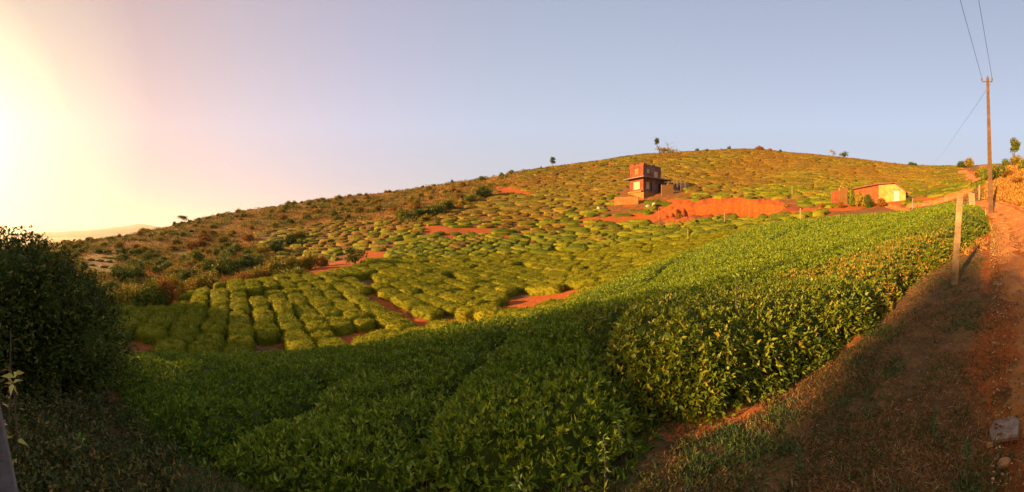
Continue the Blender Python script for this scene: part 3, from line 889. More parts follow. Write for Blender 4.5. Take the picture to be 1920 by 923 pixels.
def crown_mesh(name, lumps, n, L, W=.5, core=True, fold=False, k=1, shell=(.55, 1.05)):
    lv = lumps_leaves(lumps, n, L, W, sr, fold, shell, k)
    if core: lv = (lv, ico_core(lumps)); v, fs = merge([lv[0], lv[1]])
    else: v, fs = merge([lv])
    return mesh_np(name, v, fs)
def rand_lumps(w, h, n, low=True):
    out = []
    for i in range(n):
        a = sr.random() * 6.28; q = sr.random() ** .6
        s = sr.uniform(.32, .55) * (1 - .3 * q)
        out.append(((math.cos(a) * q * w * .55, math.sin(a) * q * w * .55, h * sr.uniform(.25, .62) * (1 - .35 * q) + (0 if low else h * .3)), (w * s, w * s, h * s * sr.uniform(.7, 1.0))))
    return out
def stems(w, h, n=4, r=.03):
    mb = MB()
    for i in range(n):
        a = sr.random() * 6.28
        q = sr.uniform(.1, .4) * w
        p0 = (sr.uniform(-.05, .05), sr.uniform(-.05, .05), -.15)
        mb.tube([p0, (math.cos(a) * q * .4, math.sin(a) * q * .4, h * .35), (math.cos(a) * q, math.sin(a) * q, h * .75)], [r, r * .7, r * .3], 5)
    return mb
# prototypes, unit about 2 m wide
SHR = {}
for key, mat, cnt in (('green', 'scrub_green', 4), ('olive', 'scrub_olive', 4), ('dry', 'scrub_dry', 3), ('dark', 'dark_leaf', 2)):
    SHR[key] = []
    for i in range(cnt):
        me = crown_mesh('foliage', rand_lumps(1.2, 1.7, 9), 2300, .16, .5)
        me.materials.append(M[mat])
        st = stems(1.2, 1.6, 4, .04)
        sm = bpy.data.meshes.new('stem'); sm.from_pydata(st.v, [], st.f); sm.materials.append(M['bark'])
        SHR[key].append((me, sm))
def shrub(name, key, px, d, wd, h, label, cat='shrub', group=None, dz=-.1, stem=True, off=(0, 0)):
    x, y, z = at(px, d)
    x += off[0]; y += off[1]; z = g1(x, y)
    me, sm = SHR[key][sr.integers(len(SHR[key]))]
    e = empty(name, (x, y, z + dz), sr.random() * 6.28, label, cat, group)
    e.scale = (wd / 2.4, wd / 2.4, h / 1.7)
    obj('foliage', me, None, e)
    if stem: obj('stem', sm, None, e)
    return e

# scrub hillside on the left: single shrubs between dry grass
def scrub_scatter():
    pts = []
    tries = 0
    while len(pts) < 285 and tries < 9000:
        tries += 1
        px = sr.uniform(60, 960); d = math.exp(sr.uniform(math.log(26), math.log(150)))
        x, y = a2(px, d); z = g1(x, y)
        if not is_scrub(np.array([x]), np.array([y]), np.array([z]))[0]: continue
        ppx, ppy = proj(x, y, z)
        dn = fnoise(x, y, 18, 81)
        if dn < -.2 and sr.random() < .6 and d > 45: continue
        w_ = sr.uniform(2.2, 5.0) * (.85 if d > 100 else 1)
        if any(math.hypot(x - a, y - b) < .42 * (w_ + c_) for a, b, c_, *_ in pts): continue
        pts.append((x, y, w_, px, d, z, dn))
    labs = {('green', 0): 'green bushy shrub low on the scrub slope, near the gully', ('green', 1): 'green shrub high on the scrub slope, towards the skyline',
            ('olive', 0): 'olive brown shrub low on the scrub slope, near the gully', ('olive', 1): 'olive brown shrub high on the scrub slope, towards the skyline',
            ('dry', 0): 'orange dried shrub low on the scrub slope, near the gully', ('dry', 1): 'orange dried shrub high on the scrub slope, towards the skyline'}
    for x, y, w_, px, d, z, dn in pts:
        key = 'green' if dn > .1 or (d < 50 and sr.random() < .6) else ('olive' if sr.random() < .75 else 'dry')
        me, sm = SHR[key][sr.integers(len(SHR[key]))]
        hh = w_ * sr.uniform(.38, .62)
        hi = int(d > 75)
        szw = 'small' if w_ < 3.0 else ('medium' if w_ < 4.1 else 'large')
        sec = 'left of the flat topped skyline tree' if px < 345 else ('above the gully' if px < 480 else ('above the left tea patch' if px < 700 else 'near the top corner of the scrub'))
        cw = {'green': 'green', 'olive': 'olive brown', 'dry': 'orange dried'}[key]
        e = empty('shrub', (x, y, z - .15), sr.random() * 6.28, '%s %s shrub %s on the slope, %s' % (szw, cw, 'high' if hi else 'low', sec), 'shrub', '%s %s shrubs %s on the slope, %s' % (szw, cw, 'high' if hi else 'low', sec))
        e.scale = (w_ / 2.4, w_ / 2.4 * sr.uniform(.8, 1.2), hh / 1.7)
        obj('foliage', me, None, e)
        if d < 60: obj('stem', sm, None, e)
scrub_scatter()
# larger thickets one can point at
for px, d, wd, h, key, lab in [
    (905, 96, 7.5, 3.6, 'dark', 'dark green bush at the top corner of the scrub, beside the upper tea'),
    (880, 92, 6, 2.8, 'green', 'green bush just downhill of the dark corner bush'),
    (840, 82, 6.5, 3.2, 'green', 'broad green bush above the left end of the red terrace'),
    (812, 78, 6.5, 3.6, 'dark', 'dark bush, largest of the group above the red terrace'),
    (785, 76, 5.5, 3.2, 'dark', 'dark bush in the middle of the group above the red terrace'),
    (757, 76, 5, 2.8, 'green', 'green bush at the left end of the group above the red terrace'),
    (560, 72, 5.5, 2.6, 'olive', 'olive bush at the upper end of the hedge along the left tea patch'),
    (540, 68, 5, 2.6, 'dark', 'dark bush in the hedge along the left tea patch'),
    (515, 63, 5, 2.6, 'dark', 'dark bush at the lower end of the hedge along the left tea patch'),
    (495, 60, 4, 2.2, 'olive', 'olive bush closing the hedge by the left tea patch'),
    (355, 47, 4.2, 3.0, 'dark', 'tall dark bush standing out of the gully scrub'),
    (330, 44, 4.0, 2.6, 'green', 'bright green bush beside the tall dark bush in the gully'),
    (425, 50, 6, 2.9, 'green', 'wide green bush in the middle of the gully scrub'),
    (460, 52, 5, 2.5, 'dark', 'dark bush at the right end of the gully scrub'),
    (395, 52, 5, 2.6, 'green', 'green bush behind the tall dark bush of the gully'),
    (230, 52, 5, 3.0, 'dark', 'dark rounded bush beside the small tea patch on the far left'),
    (345, 140, 3.6, 1.2, 'dark', 'small flat bush on the left skyline'),
]: shrub('large_shrub', key, px, d, wd, h, lab, 'bush', None)
# the dense belt of the gully just behind the terrace rim
gl = []
for px in np.arange(205, 600, 17):
    d = np.interp(px, RIMX, RIMD) + sr.uniform(2.5, 5)
    key = ['olive', 'green', 'dry', 'olive'][sr.integers(4)]
    e = shrub('gully_shrub', key, px, d, sr.uniform(2.6, 3.8), sr.uniform(1.7, 2.6) + (1.0 if px < 330 else 0), {'olive': 'olive brown', 'green': 'green', 'dry': 'orange brown'}[key] + ' shrub of the dense belt behind the terrace rim', 'shrub', {'olive': 'olive', 'green': 'green', 'dry': 'orange'}[key] + ' shrubs of the belt behind the terrace rim')

def small_tree(px, d, h, cw, key, label, lean=0.0, sparse=False, cat='tree', bare=False, name='tree', py_base=None, crown_at=.68):
    x, y, z = at(px, d)
    e = empty(name, (x, y, z - .1), sr.random() * 6.28 if not lean else R(-20), label, cat)
    mb = MB()
    top = (lean * h, 0, h * .8)
    mb.tube([(0, 0, -.3), (lean * h * .3, .03 * h, h * .35), top], [h * .028, h * .02, h * .01], 6)
    for i in range(7):
        a = sr.random() * 6.28; t = sr.uniform(.35, .8)
        p0 = np.array([lean * h * t * .9, 0, h * t * .85])
        mb.tube([p0, p0 + np.array([math.cos(a) * cw * .22, math.sin(a) * cw * .22, h * .10]), p0 + np.array([math.cos(a) * cw * .42, math.sin(a) * cw * .42, h * .16])], [h * .01, h * .007, h * .003], 4)
    mb.build('trunk', M['bark'], e, True)
    lumps = []
    for i in range(6 if not sparse else 4):
        a = sr.random() * 6.28; q = sr.random() ** .5
        s = sr.uniform(.28, .42)
        lumps.append(((lean * h * .8 + math.cos(a) * q * cw * .32, math.sin(a) * q * cw * .32, h * crown_at + h * sr.uniform(-.2, .2)), (cw * s * .8, cw * s * .8, h * s * .42)))
    me = crown_mesh('crown', lumps, 500 if not sparse else 170, h * .075, .55, core=False, shell=(.2, 1.0), k=3)
    obj('crown', me, M[key], e)
    return e
EXTRA_TREES = True
x, y, z = at(665, 39)
small_tree(665, 37, 2.9, 2.9, 'dark_leaf', 'lone small dark tree standing in the tea by the red track', name='lone_tree', crown_at=.42)
small_tree(1037, 134, 4.0, 2.6, 'dark_leaf', 'small round tree alone on the rising skyline', crown_at=.7)
small_tree(1252, 131, 5.6, 8.5, 'scrub_olive', 'wide bushy tree on the skyline above the house', crown_at=.36)
small_tree(1238, 131, 6.4, 1.8, 'dark_leaf', 'leaning thin tree with a dark tuft, on the skyline above the house', lean=-.3, sparse=True, crown_at=.9)
small_tree(345, 144, 4.4, 5.6, 'dark_leaf', 'flat topped tree on the left skyline above the scrub', crown_at=.6)
small_tree(1902, 62, 4.2, 2.0, 'scrub_green', 'slim tree with a round crown at the right edge above the road', crown_at=.82)
small_tree(1563, 131, 3.2, 3.2, 'scrub_olive', 'thin leafless looking tree, left one of the pair on the right skyline', sparse=True)
small_tree(1584, 131, 3.4, 4.6, 'dark_leaf', 'wide low tree, right one of the pair on the right skyline', crown_at=.55)
for px, h_, lab in [(1307, 2.2, 'tiny pointed shrub on the hilltop, first right of the skyline tree'), (1325, 1.5, 'tiny shrub on the hilltop, second right of the skyline tree'), (1352, 1.1, 'tiny low shrub on the hilltop before the thin one'), (1367, 2.4, 'thin upright shrub on the hilltop'),
                    (1424, 2.2, 'pale brown shrub on the hilltop'), (1443, 1.3, 'tiny brown shrub just right of the pale hilltop shrub'), (1463, 1.6, 'dark stubby shrub on the hilltop where it starts to fall'), (1500, .9, 'tiny shrub on the skyline left of the paired trees'), (1711, 2.0, 'round dark shrub alone on the right skyline'), (1678, .8, 'tiny shrub left of the round one on the right skyline'), (1768, .9, 'tiny shrub near the end of the right skyline'),
                    (848, 1.8, 'small dark shrub on the rising skyline above the scrub'), (1015, 1.2, 'low shrub left of the lone skyline tree')]:
    shrub('hilltop_shrub', 'dry' if 'pale' in lab or 'brown' in lab else 'dark', px, np.interp(px, [848, 1000, 1200, 1400, 1600, 1800], [138, 134, 129, 129, 129, 111]), h_ * (2.2 if 'pale' in lab or 'round' in lab else .8 if 'thin' in lab or 'pointed' in lab else 1.1), h_ + .2, lab, 'shrub', None, stem=False)
for px, d, wd, h_, key, lab in [(1803, 108, 5, 2.6, 'dark', 'dark bush left of the pair at the head of the track'), (1818, 106, 4.5, 3.4, 'olive', 'olive bush right of the pair at the head of the track'),
                               (1838, 62, 3.4, 1.9, 'olive', 'olive bush left of the tall pole on the bank'), (1848, 55, 3.0, 2.6, 'green', 'green bush just left of the tall pole on the bank'), (1872, 50, 3.8, 3.0, 'dark', 'dark bush behind the tall pole on the bank'),
                               (1862, 58, 3.5, 2.0, 'olive', 'low olive bush between the bushes behind the tall pole'),
                               (1885, 66, 3.4, 2.0, 'green', 'green bush left of the slim tree on the bank'), (1908, 58, 3.4, 1.8, 'olive', 'olive bush under the slim tree'), (1925, 50, 3.4, 2.0, 'green', 'green bush at the right edge of the bank top'),
                               (1912, 36, 2.4, .9, 'dry', 'dry orange shrub on the bank above the road'), (1893, 46, 3.2, 1.1, 'dry', 'dry orange shrub on the bank at the bend of the road')]:
    shrub('bank_shrub', key, px, d, wd, h_, lab, 'bush', None)

# ------------------------------------------------------------------ dense dark shrubs at the left, weeds and sapling
def dense_shrub(cx, cy, w_, h, n, label, seed, L=.062, nl=11):
    global sr
    z = g1(cx, cy)
    e = empty('dense_shrub', (cx, cy, z), 0, label, 'shrub')
    lm = []
    rl = np.random.default_rng(seed)
    for i in range(nl):
        a = rl.random() * 6.28; q = rl.random() ** .5; s = rl.uniform(.22, .36)
        lm.append(((math.cos(a) * q * w_ * .36, math.sin(a) * q * w_ * .36, h * rl.uniform(.18, .78)), (w_ * s, w_ * s, h * s * .75)))
    lm.append(((0, 0, h * .42), (w_ * .38, w_ * .38, h * .42)))
    lv = lumps_leaves(lm, int(n * 1.5), L, .42, rl, True, (.60, 1.10), 4, .3)
    # loose shoots that break the outline
    tips = []
    for i in range(26):
        a = rl.random() * 6.28; q = rl.uniform(.1, .42) * w_
        b0 = np.array([math.cos(a) * q, math.sin(a) * q, h * rl.uniform(.6, .82)]); hh = rl.uniform(.12, .3) * h * .6
        t = rl.uniform(0, 1, 16)[:, None]
        tips.append(b0 + t * np.array([math.cos(a) * .12, math.sin(a) * .12, hh]))
    T = np.concatenate(tips)
    lv2 = sprigs(T, unit(rl.normal(size=T.shape) + [0, 0, .6]), np.full(len(T), L * 1.1), .42, rl, 2, .5, True)
    v, fs = merge([lv, lv2, ico_core(lm, .55)])
    obj('foliage', mesh_np('foliage', v, fs), M['dark_leaf'], e)
    stm = MB()
    for i in range(7):
        a = rl.random() * 6.28; q = rl.uniform(.15, .4) * w_
        stm.tube([(rl.uniform(-.1, .1), rl.uniform(-.1, .1), -.2), (math.cos(a) * q * .4, math.sin(a) * q * .4, h * .4), (math.cos(a) * q, math.sin(a) * q, h * .85)], [.035, .024, .008], 6)
    stm.build('stem', M['bark'], e, True)
    return e
def wpos(px, d): return a2(px, d)
p_ = wpos(-10, 5.2); dense_shrub(p_[0], p_[1], 2.4, 2.5, 9000, 'tall dense dark shrub at the left edge of the picture', 101, .075)
p_ = wpos(85, 5.0); dense_shrub(p_[0], p_[1], 2.0, 2.38, 9000, 'dense dark shrub with two shoots on top, between the tallest one and the tea', 102, .065)
p_ = wpos(128, 5.7); dense_shrub(p_[0], p_[1], 1.5, 2.1, 6500, 'dense dark shrub nearest the tea rows', 103, .065)
p_ = wpos(60, 6.8); dense_shrub(p_[0], p_[1], 2.6, 2.6, 6000, 'dark shrub behind, filling the gap of the two dense shrubs', 104, .09)
p_ = wpos(140, 8.6); dense_shrub(p_[0], p_[1], 1.9, 1.9, 5000, 'low dark shrub at the lower corner of the tea field', 105, .09)

def plant(name, x, y, h, L, nlf, mat, label, cat='plant', W=.3, lean=(0, 0), group=None, topn=0, up=.3):
    z = g1(x, y)
    e = empty(name, (x, y, z), 0, label, cat, group)
    st = MB()
    top = np.array([lean[0], lean[1], h])
    st.tube([(0, 0, -.05), tuple(top * .5 + [.01, .01, 0]), tuple(top)], [.009, .007, .004], 5)
    st.build('stem', M['bark'] if mat != 'green_blade' else M[mat], e)
    t = np.sort(sr.uniform(.15, 1, nlf)); t[len(t) - topn:] = 1
    P = t[:, None] * top
    ph = np.arange(nlf) * 2.4
    P = P + sr.normal(size=P.shape) * [.012, .012, .02]
    A = np.stack([np.cos(ph), np.sin(ph), np.full(nlf, up) + sr.uniform(-.6, .6, nlf)], -1)
    lv = leaves(P, A, L * sr.uniform(.7, 1.15, nlf), L * W, sr, True, .25)
    obj('foliage', mesh_np('foliage', lv[0], [lv[1]]), M[mat], e)
    return e
x, y = a2(34, 2.1); plant('sapling', x, y, .86, .095, 16, 'yellow_leaf', 'yellow green leafed sapling in front of the dark shrub', 'sapling', .34, (.02, -.03), None, 8, .1)
x, y = a2(8, 2.4); plant('dry_stalk', x, y, 1.15, .07, 26, 'straw', 'tall brown seeded stalk behind the yellow sapling', 'weed', .2, (.05, .04))
x, y = a2(152, 2.6); plant('fern_weed', x, y, .40, .085, 20, 'fresh_leaf', 'fresh green weed at the foot of the dark shrub', 'weed', .25)
x, y = a2(1380, 3.9); z = g1(x, y)
plant('tea_shoot', x, y, 1.12, .075, 22, 'fresh_leaf', 'bright new tea shoots rising above the lit tea hedge', 'tea shoot', .33, (0, 0), None, 9, .9)
for i, (px, d, h, mt, lab) in enumerate([(1135, 2.25, .34, 'fresh_leaf', 'leafy weed growing at the foot of the middle tea hedge'), (1165, 2.5, .30, 'green_blade', 'small weed beside the dark hollow between hedges'), (965, 2.02, .26, 'fresh_leaf', 'pale green weed under the middle tea hedge'),
        (1505, 3.95, .42, 'green_blade', 'tall green weed at the end of the lit tea hedge'), (1245, 1.9, .14, 'fresh_leaf', 'small rosette weed in the grass below the orange soil'), (720, 2.0, .2, 'green_blade', 'small dark weed at the bottom, below the shaded hedge'),
        (1690, 4.6, .22, 'green_blade', 'small weed in the dry grass near the post'), (1775, 5.2, .22, 'green_blade', 'green weed just before the foot of the post'), (1500, 2.3, .2, 'green_blade', 'small weed in the middle of the dry grass bank'), (470, 2.35, .2, 'straw', 'dry weed at the bottom left, below the hedge'),
        (1750, 2.6, .22, 'green_blade', 'tuft like weed left of the road, above the flat stone'), (1820, 2.3, .2, 'green_blade', 'tuft like weed near the flat stone')]):
    x, y = a2(px, d)
    plant('weed', x, y, h, .028 + h * .05, 44, mt, lab, 'weed', .3, (sr.uniform(-.04, .04), sr.uniform(-.04, .04)))

# ------------------------------------------------------------------ grass
def blades(P, h, wdt, rng, flat=.5):
    A = unit(np.stack([rng.normal(size=len(P)) * flat, rng.normal(size=len(P)) * flat, np.abs(rng.normal(size=len(P))) * .5 + .35], -1))
    return leaves(P, A, h, wdt, rng, False, .12)
gr = np.random.default_rng(77)
def scatter_bank(n, dmin, dmax, p=1.0):
    px = gr.uniform(-60, 1925, n); d = np.exp(gr.uniform(math.log(dmin), math.log(dmax), n))
    a = (px - CX) / F
    x, y = d * np.sin(a), d * np.cos(a)
    s1 = y - edge_y(x)
    yl_ = np.interp(x, RX, RYL) + vnoise(x, x * 0, 1.3, 31) * .1
    onroad = (y < yl_ + gr.normal(size=n) * .20) & (y > yl_ - RW) & (x > 0)
    k = (s1 < .15) & (~onroad | (gr.random(n) < .05))
    return x[k], y[k], d[k]
x, y, d = scatter_bank(430000, 1.35, 9)
gn = fnoise(x, y, .9, 91)
pick = gn < .75
green = (fnoise(x, y, .45, 95) + gr.normal(size=len(x)) * .16 > .22) | ((x < -.8) & (gr.random(len(x)) < .45))
zz = ground(x, y)
P = np.stack([x, y, zz - .005], -1)
bare = (fnoise(x, y, .5, 97) > .30) & (gr.random(len(x)) < .8)
kk = ~green & ~bare
v, f = blades(P[kk], gr.uniform(.02, .085, kk.sum()), gr.uniform(.0025, .006, kk.sum()), gr, .9)
o = obj('dry_grass', mesh_np('dry_grass', v, [f]), M['straw']); o['kind'] = 'stuff'; tag(o, 'short dry reddish grass on the roadside bank', 'grass')
kk = green & ~bare
v, f = blades(P[kk], gr.uniform(.02, .085, kk.sum()), gr.uniform(.005, .011, kk.sum()), gr, .7)
o = obj('green_grass', mesh_np('green_grass', v, [f]), M['green_blade']); o['kind'] = 'stuff'; tag(o, 'patches of low green grass on the roadside bank', 'grass')
# broad small leaves of ground weeds
k2 = gr.choice(len(x), 26000)
k2 = k2[fnoise(x[k2], y[k2], .30, 99) > .0]
v, f = sprigs(P[k2] + [0, 0, .02], np.tile([0, 0, 1.0], (len(k2), 1)), gr.uniform(.010, .028, len(k2)), .55, gr, 4, .3, False, (45, 90))
o = obj('ground_weeds', mesh_np('ground_weeds', v, [f]), M['weed_leaf']); o['kind'] = 'stuff'; tag(o, 'tiny broad leaved weeds among the grass', 'weeds')
# farther bank, by the road and under the pole
x, y, d = scatter_bank(60000, 9, 60)
kb = (y < np.interp(x, RX, RYL) + 1.3) | (x < 0)
x, y, d = x[kb], y[kb], d[kb]
P = np.stack([x, y, ground(x, y)], -1)
v, f = blades(P, gr.uniform(.08, .28, len(P)) * (1 + d / 60), .012 + d * .0006, gr, .6)
o = obj('verge_grass', mesh_np('verge_grass', v, [f]), M['hill_grass']); o['kind'] = 'stuff'; tag(o, 'dry orange grass along the far roadside and bank', 'grass')
# litter and small stones on the road
n_ = 9000
xl = gr.uniform(.8, 16, n_) ** 1.0; yl2 = np.interp(xl, RX, RYL) - gr.random(n_) ** 1.6 * 1.9
s_ = gr.uniform(.004, .016, n_) * (1 + xl * .05)
O8 = np.array([(1, 0, 0), (-1, 0, 0), (0, 1, 0), (0, -1, 0), (0, 0, 1), (0, 0, -1)], float)
OF = np.array([(0, 2, 4), (2, 1, 4), (1, 3, 4), (3, 0, 4), (2, 0, 5), (1, 2, 5), (3, 1, 5), (0, 3, 5)])
yo = np.interp(xl, RX, RYL)
ctr = np.stack([xl, yl2, ground(xl, yl2) + .06 - .05 * (np.abs((yo - yl2) - .75) < .25)], -1)
Vp = ctr[:, None] + O8[None] * s_[:, None, None] * gr.uniform(.5, 1.2, (n_, 6, 1)) * [1, 1, .7]
o = obj('road_gravel', mesh_np('road_gravel', Vp.reshape(-1, 3), [(OF[None] + (np.arange(n_) * 6)[:, None, None]).reshape(-1, 3)]), M['straw']); o['kind'] = 'stuff'; tag(o, 'small stones and clods scattered over the dirt road', 'gravel')
# weeds crowding the lower left corner
n_ = 1500
px = gr.uniform(-90, 330, n_); d = np.exp(gr.uniform(math.log(1.5), math.log(5.0), n_)); a = (px - CX) / F
x, y = d * np.sin(a), d * np.cos(a); k = (y < edge_y(x) - .1) & ((px < 150) | (gr.random(n_) < .35)); x, y, d, px = x[k], y[k], d[k], px[k]
hh = gr.uniform(.10, .50, len(x)) * np.clip(1.3 - px / 400, .35, 1)
reps = 26
t = gr.random((len(x), reps)) ** .7
ln = gr.normal(size=(len(x), 1, 2)) * .18
P = np.stack([x[:, None] + ln[..., 0] * t * hh[:, None] + gr.normal(size=t.shape) * .025, y[:, None] + ln[..., 1] * t * hh[:, None] + gr.normal(size=t.shape) * .025, ground(x, y)[:, None] + t * hh[:, None]], -1).reshape(-1, 3)
v, f = sprigs(P, np.tile([0, 0, 1.0], (len(P), 1)), gr.uniform(.018, .05, len(P)), .45, gr, 2, .2, True, (40, 110), .6)
h_ = len(f) // 2
o = obj('undergrowth', mesh_np('undergrowth', v, [f]), M['weed_leaf']); o['kind'] = 'stuff'; tag(o, 'tangled dark weeds filling the lower left corner', 'weeds')
# low clumps that merge between the shrubs of the scrub slope
n_ = 5200
px = gr.uniform(0, 1000, n_); d = np.exp(gr.uniform(math.log(25), math.log(150), n_)); a = (px - CX) / F
x, y = d * np.sin(a), d * np.cos(a); z = ground(x, y)
k = is_scrub(x, y, z) & (fnoise(x, y, 11, 101) > -.2)
x, y, z, d = x[k], y[k], z[k], d[k]
reps = 46
rad_ = gr.uniform(.4, 1.5, (len(x), 1))
dr = unit(gr.normal(size=(len(x), reps, 3))); dr[..., 2] = np.abs(dr[..., 2])
P = np.stack([x, y, z], -1)[:, None] + dr * rad_[..., None] * [1, 1, .7]
for nm, sel, mt, lab in (('scrub_clumps', np.arange(len(x)) % 3 > 0, 'scrub_green', 'low green scrub merging between the shrubs of the slope'), ('dry_scrub_clumps', np.arange(len(x)) % 3 == 0, 'scrub_olive', 'low brownish scrub merging between the shrubs of the slope')):
    Pq, Dq = P[sel].reshape(-1, 3), dr[sel].reshape(-1, 3)
    v, f = sprigs(Pq, Dq, np.repeat(.20 + .0016 * d[sel], reps) * gr.uniform(.7, 1.2, len(Pq)), .55, gr, 1, .4, False, (15, 85), .5)
    o = obj(nm, mesh_np(nm, v, [f]), M[mt]); o['kind'] = 'stuff'; tag(o, lab, 'scrub')
# dry grass on the bank above the road
n_ = 14000
px = gr.uniform(1845, 1990, n_); d = np.exp(gr.uniform(math.log(18), math.log(80), n_)); a = (px - CX) / F
x, y = d * np.sin(a), d * np.cos(a)
k = (y < np.interp(x, RX, RYL) - RW) | (y > np.interp(x, RX, RYL) + .2); x, y, d = x[k], y[k], d[k]
v, f = blades(np.stack([x, y, ground(x, y)], -1), gr.uniform(.2, .5, len(x)), .03 + .0015 * d, gr, .5)
o = obj('bank_grass', mesh_np('bank_grass', v, [f]), M['hill_grass']); o['kind'] = 'stuff'; tag(o, 'dry orange grass on the bank beyond the bend of the road', 'grass')
# scrub hillside grass
n_ = 90000
px = gr.uniform(0, 1000, n_); d = np.exp(gr.uniform(math.log(24), math.log(155), n_)); a = (px - CX) / F
x, y = d * np.sin(a), d * np.cos(a); z = ground(x, y)
k = is_scrub(x, y, z) & (fnoise(x, y, 7, 98) > -.45)
P = np.stack([x, y, z], -1)[k]; d = d[k]
v, f = blades(P, gr.uniform(.35, .8, len(P)), .07 + .0012 * d, gr, .5)
o = obj('hillside_grass', mesh_np('hillside_grass', v, [f]), M['hill_grass']); o['kind'] = 'stuff'; tag(o, 'tall dry orange grass covering the scrub slope', 'grass')

# ------------------------------------------------------------------ trees outside the frame to the left that shade the foreground
def big_tree(x, y, top_z, w_, label, seed, name='shade_tree'):
    rl = np.random.default_rng(seed)
    z = g1(x, y); h = top_z - z
    e = empty(name, (x, y, z), 0, label, 'tree', 'tall trees below the left end of the field')
    mb = MB(); mb.tube([(0, 0, -.5), (.2, .1, h * .4), (.1, 0, h * .85)], [.35, .24, .06], 8)
    for i in range(9):
        a = rl.random() * 6.28; t = rl.uniform(.3, .8)
        mb.tube([(.1, .05, h * t), (math.cos(a) * w_ * .3, math.sin(a) * w_ * .3, h * (t + .12))], [.09, .02], 5)
    mb.build('trunk', M['bark'], e, True)
    lm = [((rl.uniform(-.3, .3) * w_, rl.uniform(-.36, .36) * w_, h * rl.uniform(.3, .84)), (w_ * .30, w_ * .30, h * .13)) for i in range(16)]
    lm += [((0, k_ * w_, h * .89), (w_ * .28, w_ * .28, h * .11)) for k_ in (-.3, 0, .3)]
    me = mesh_np('crown', *(lambda q: (q[0], q[1]))(merge([lumps_leaves(lm, 3500, .42, .55, rl, False, (.3, 1.05), 2), ico_core(lm, .72)])))
    obj('crown', me, M['scrub_green'], e)
SHADE = [(-75, 3.2, 12.5, 5), (-75, -.6, 15.5, 5), (-50, 1.6, 9.5, 3), (-50.5, -.6, 11.5, 3), (-50, -2.6, 13.2, 3), (-51, -4.7, 12.6, 2.8), (-50, -7.0, 15.0, 3.4), (-50.5, -9.6, 16, 3.6), (-50, -12.5, 17, 4), (-50, -16, 19, 5), (-51, -20, 20, 6), (-50, -25, 21, 7), (-50, -31, 21, 8)]
for i, (x, y, t, w_) in enumerate(SHADE):
    big_tree(x, y, t + EYE, w_, 'tall dense tree beyond the left edge of the field', 300 + i)
# ------------------------------------------------------------------ posts, pole and wires
def post(name, px, d, h, w_, mat, label, lean=(0, 0), cat='post', group=None, rz=0, thick=None, rough_top=False):
    x, y, z = at(px, d)
    mb = MB()
    tp = np.array([lean[0], lean[1], h])
    t = thick or w_ * .7
    ns = 7
    rings = []
    rl = np.random.default_rng(int(px) + 5)
    for i in range(ns):
        f = i / (ns - 1)
        c_ = tp * f + np.array([0, 0, -.25 * (1 - f)])
        a, b_ = w_ / 2 * (1 - .12 * f) + rl.uniform(-.05, .05) * w_ * .4, t / 2 * (1 - .1 * f)
        for sx, sy in ((-1, -1), (1, -1), (1, 1), (-1, 1)):
            zz_ = (rl.uniform(-.03, .03) if i == ns - 1 else 0)
            rings.append((c_[0] + sx * a, c_[1] + sy * b_, c_[2] + zz_))
    fs = [(3, 2, 1, 0), tuple(4 * (ns - 1) + k for k in range(4))]
    for i in range(ns - 1):
        for k in range(4): fs.append((4 * i + k, 4 * i + (k + 1) % 4, 4 * i + 4 + (k + 1) % 4, 4 * i + 4 + k))
    mb.poly(rings, fs)
    o = mb.build(name, M[mat], None, False, .004 if d < 12 else 0)
    o.location = (x, y, z); o.rotation_euler = (0, 0, rz)
    tag(o, label, cat, group)
    return o
def tangent(px): return -(px - CX) / F
post('fence_post', 1788, 6.4, 1.66, .125, 'wood_post', 'weathered square wooden post nearest the road, leaning slightly', (.12, 0), 'fence post', None, tangent(1788))
post('fence_post', 1823, 21, 1.55, .26, 'wood_post', 'wooden post, left one of the close pair among tea', (-.12, 0), 'fence post', None, tangent(1823))
post('fence_post', 1829, 20.5, 1.5, .16, 'wood_post', 'thinner wooden post, right one of the close pair among tea', (-.13, 0), 'fence post', None, tangent(1829))
post('fence_post', 1836, 34, 1.5, .16, 'wood_post', 'short post behind the pair, at the tea edge by the road', (.02, 0), 'fence post', None, tangent(1836))
post('fence_post', 1848, 17.5, .75, .05, 'wood_post', 'thin low stick in the verge left of the tall pole', (.0, 0), 'stick', None, tangent(1848))
post('fence_post', 1711, 50, 1.6, .14, 'grey_wood', 'pale thin post between the shed and the earth mounds', (.0, 0), 'fence post', None, tangent(1711))
post('fence_post', 1500, 40, 1.9, .16, 'wood_post', 'wooden post in the bright tea right of the soil pit', (.04, 0), 'fence post', None, tangent(1500))
post('fence_post', 1358, 47, 1.9, .14, 'wood_post', 'thin post in front of the soil pit', (.03, 0), 'fence post', None, tangent(1358))
post('fence_post', 1041, 62, 2.0, .22, 'wood_post', 'pale leaning post at the left end of the red strip below the house', (-.35, 0), 'fence post', None, tangent(1041))
post('fence_post', 1109, 55, 1.6, .12, 'wood_post', 'thin pale stake in the tea below the red strip', (.05, 0), 'stake', None, tangent(1109))
post('fence_post', 1289, 36, 1.6, .11, 'wood_post', 'thin stake by the ditch in the middle of the tea', (.02, 0), 'stake', None, tangent(1289))
post('fence_post', 1485, 66, 1.9, .13, 'wood_post', 'thin pale stake above the right end of the soil pit', (.0, 0), 'stake', None, tangent(1485))
post('fence_post', 1235, 57, 2.0, .10, 'wood_post', 'thin stake at the left end of the soil pit', (.0, 0), 'stake', None, tangent(1235))

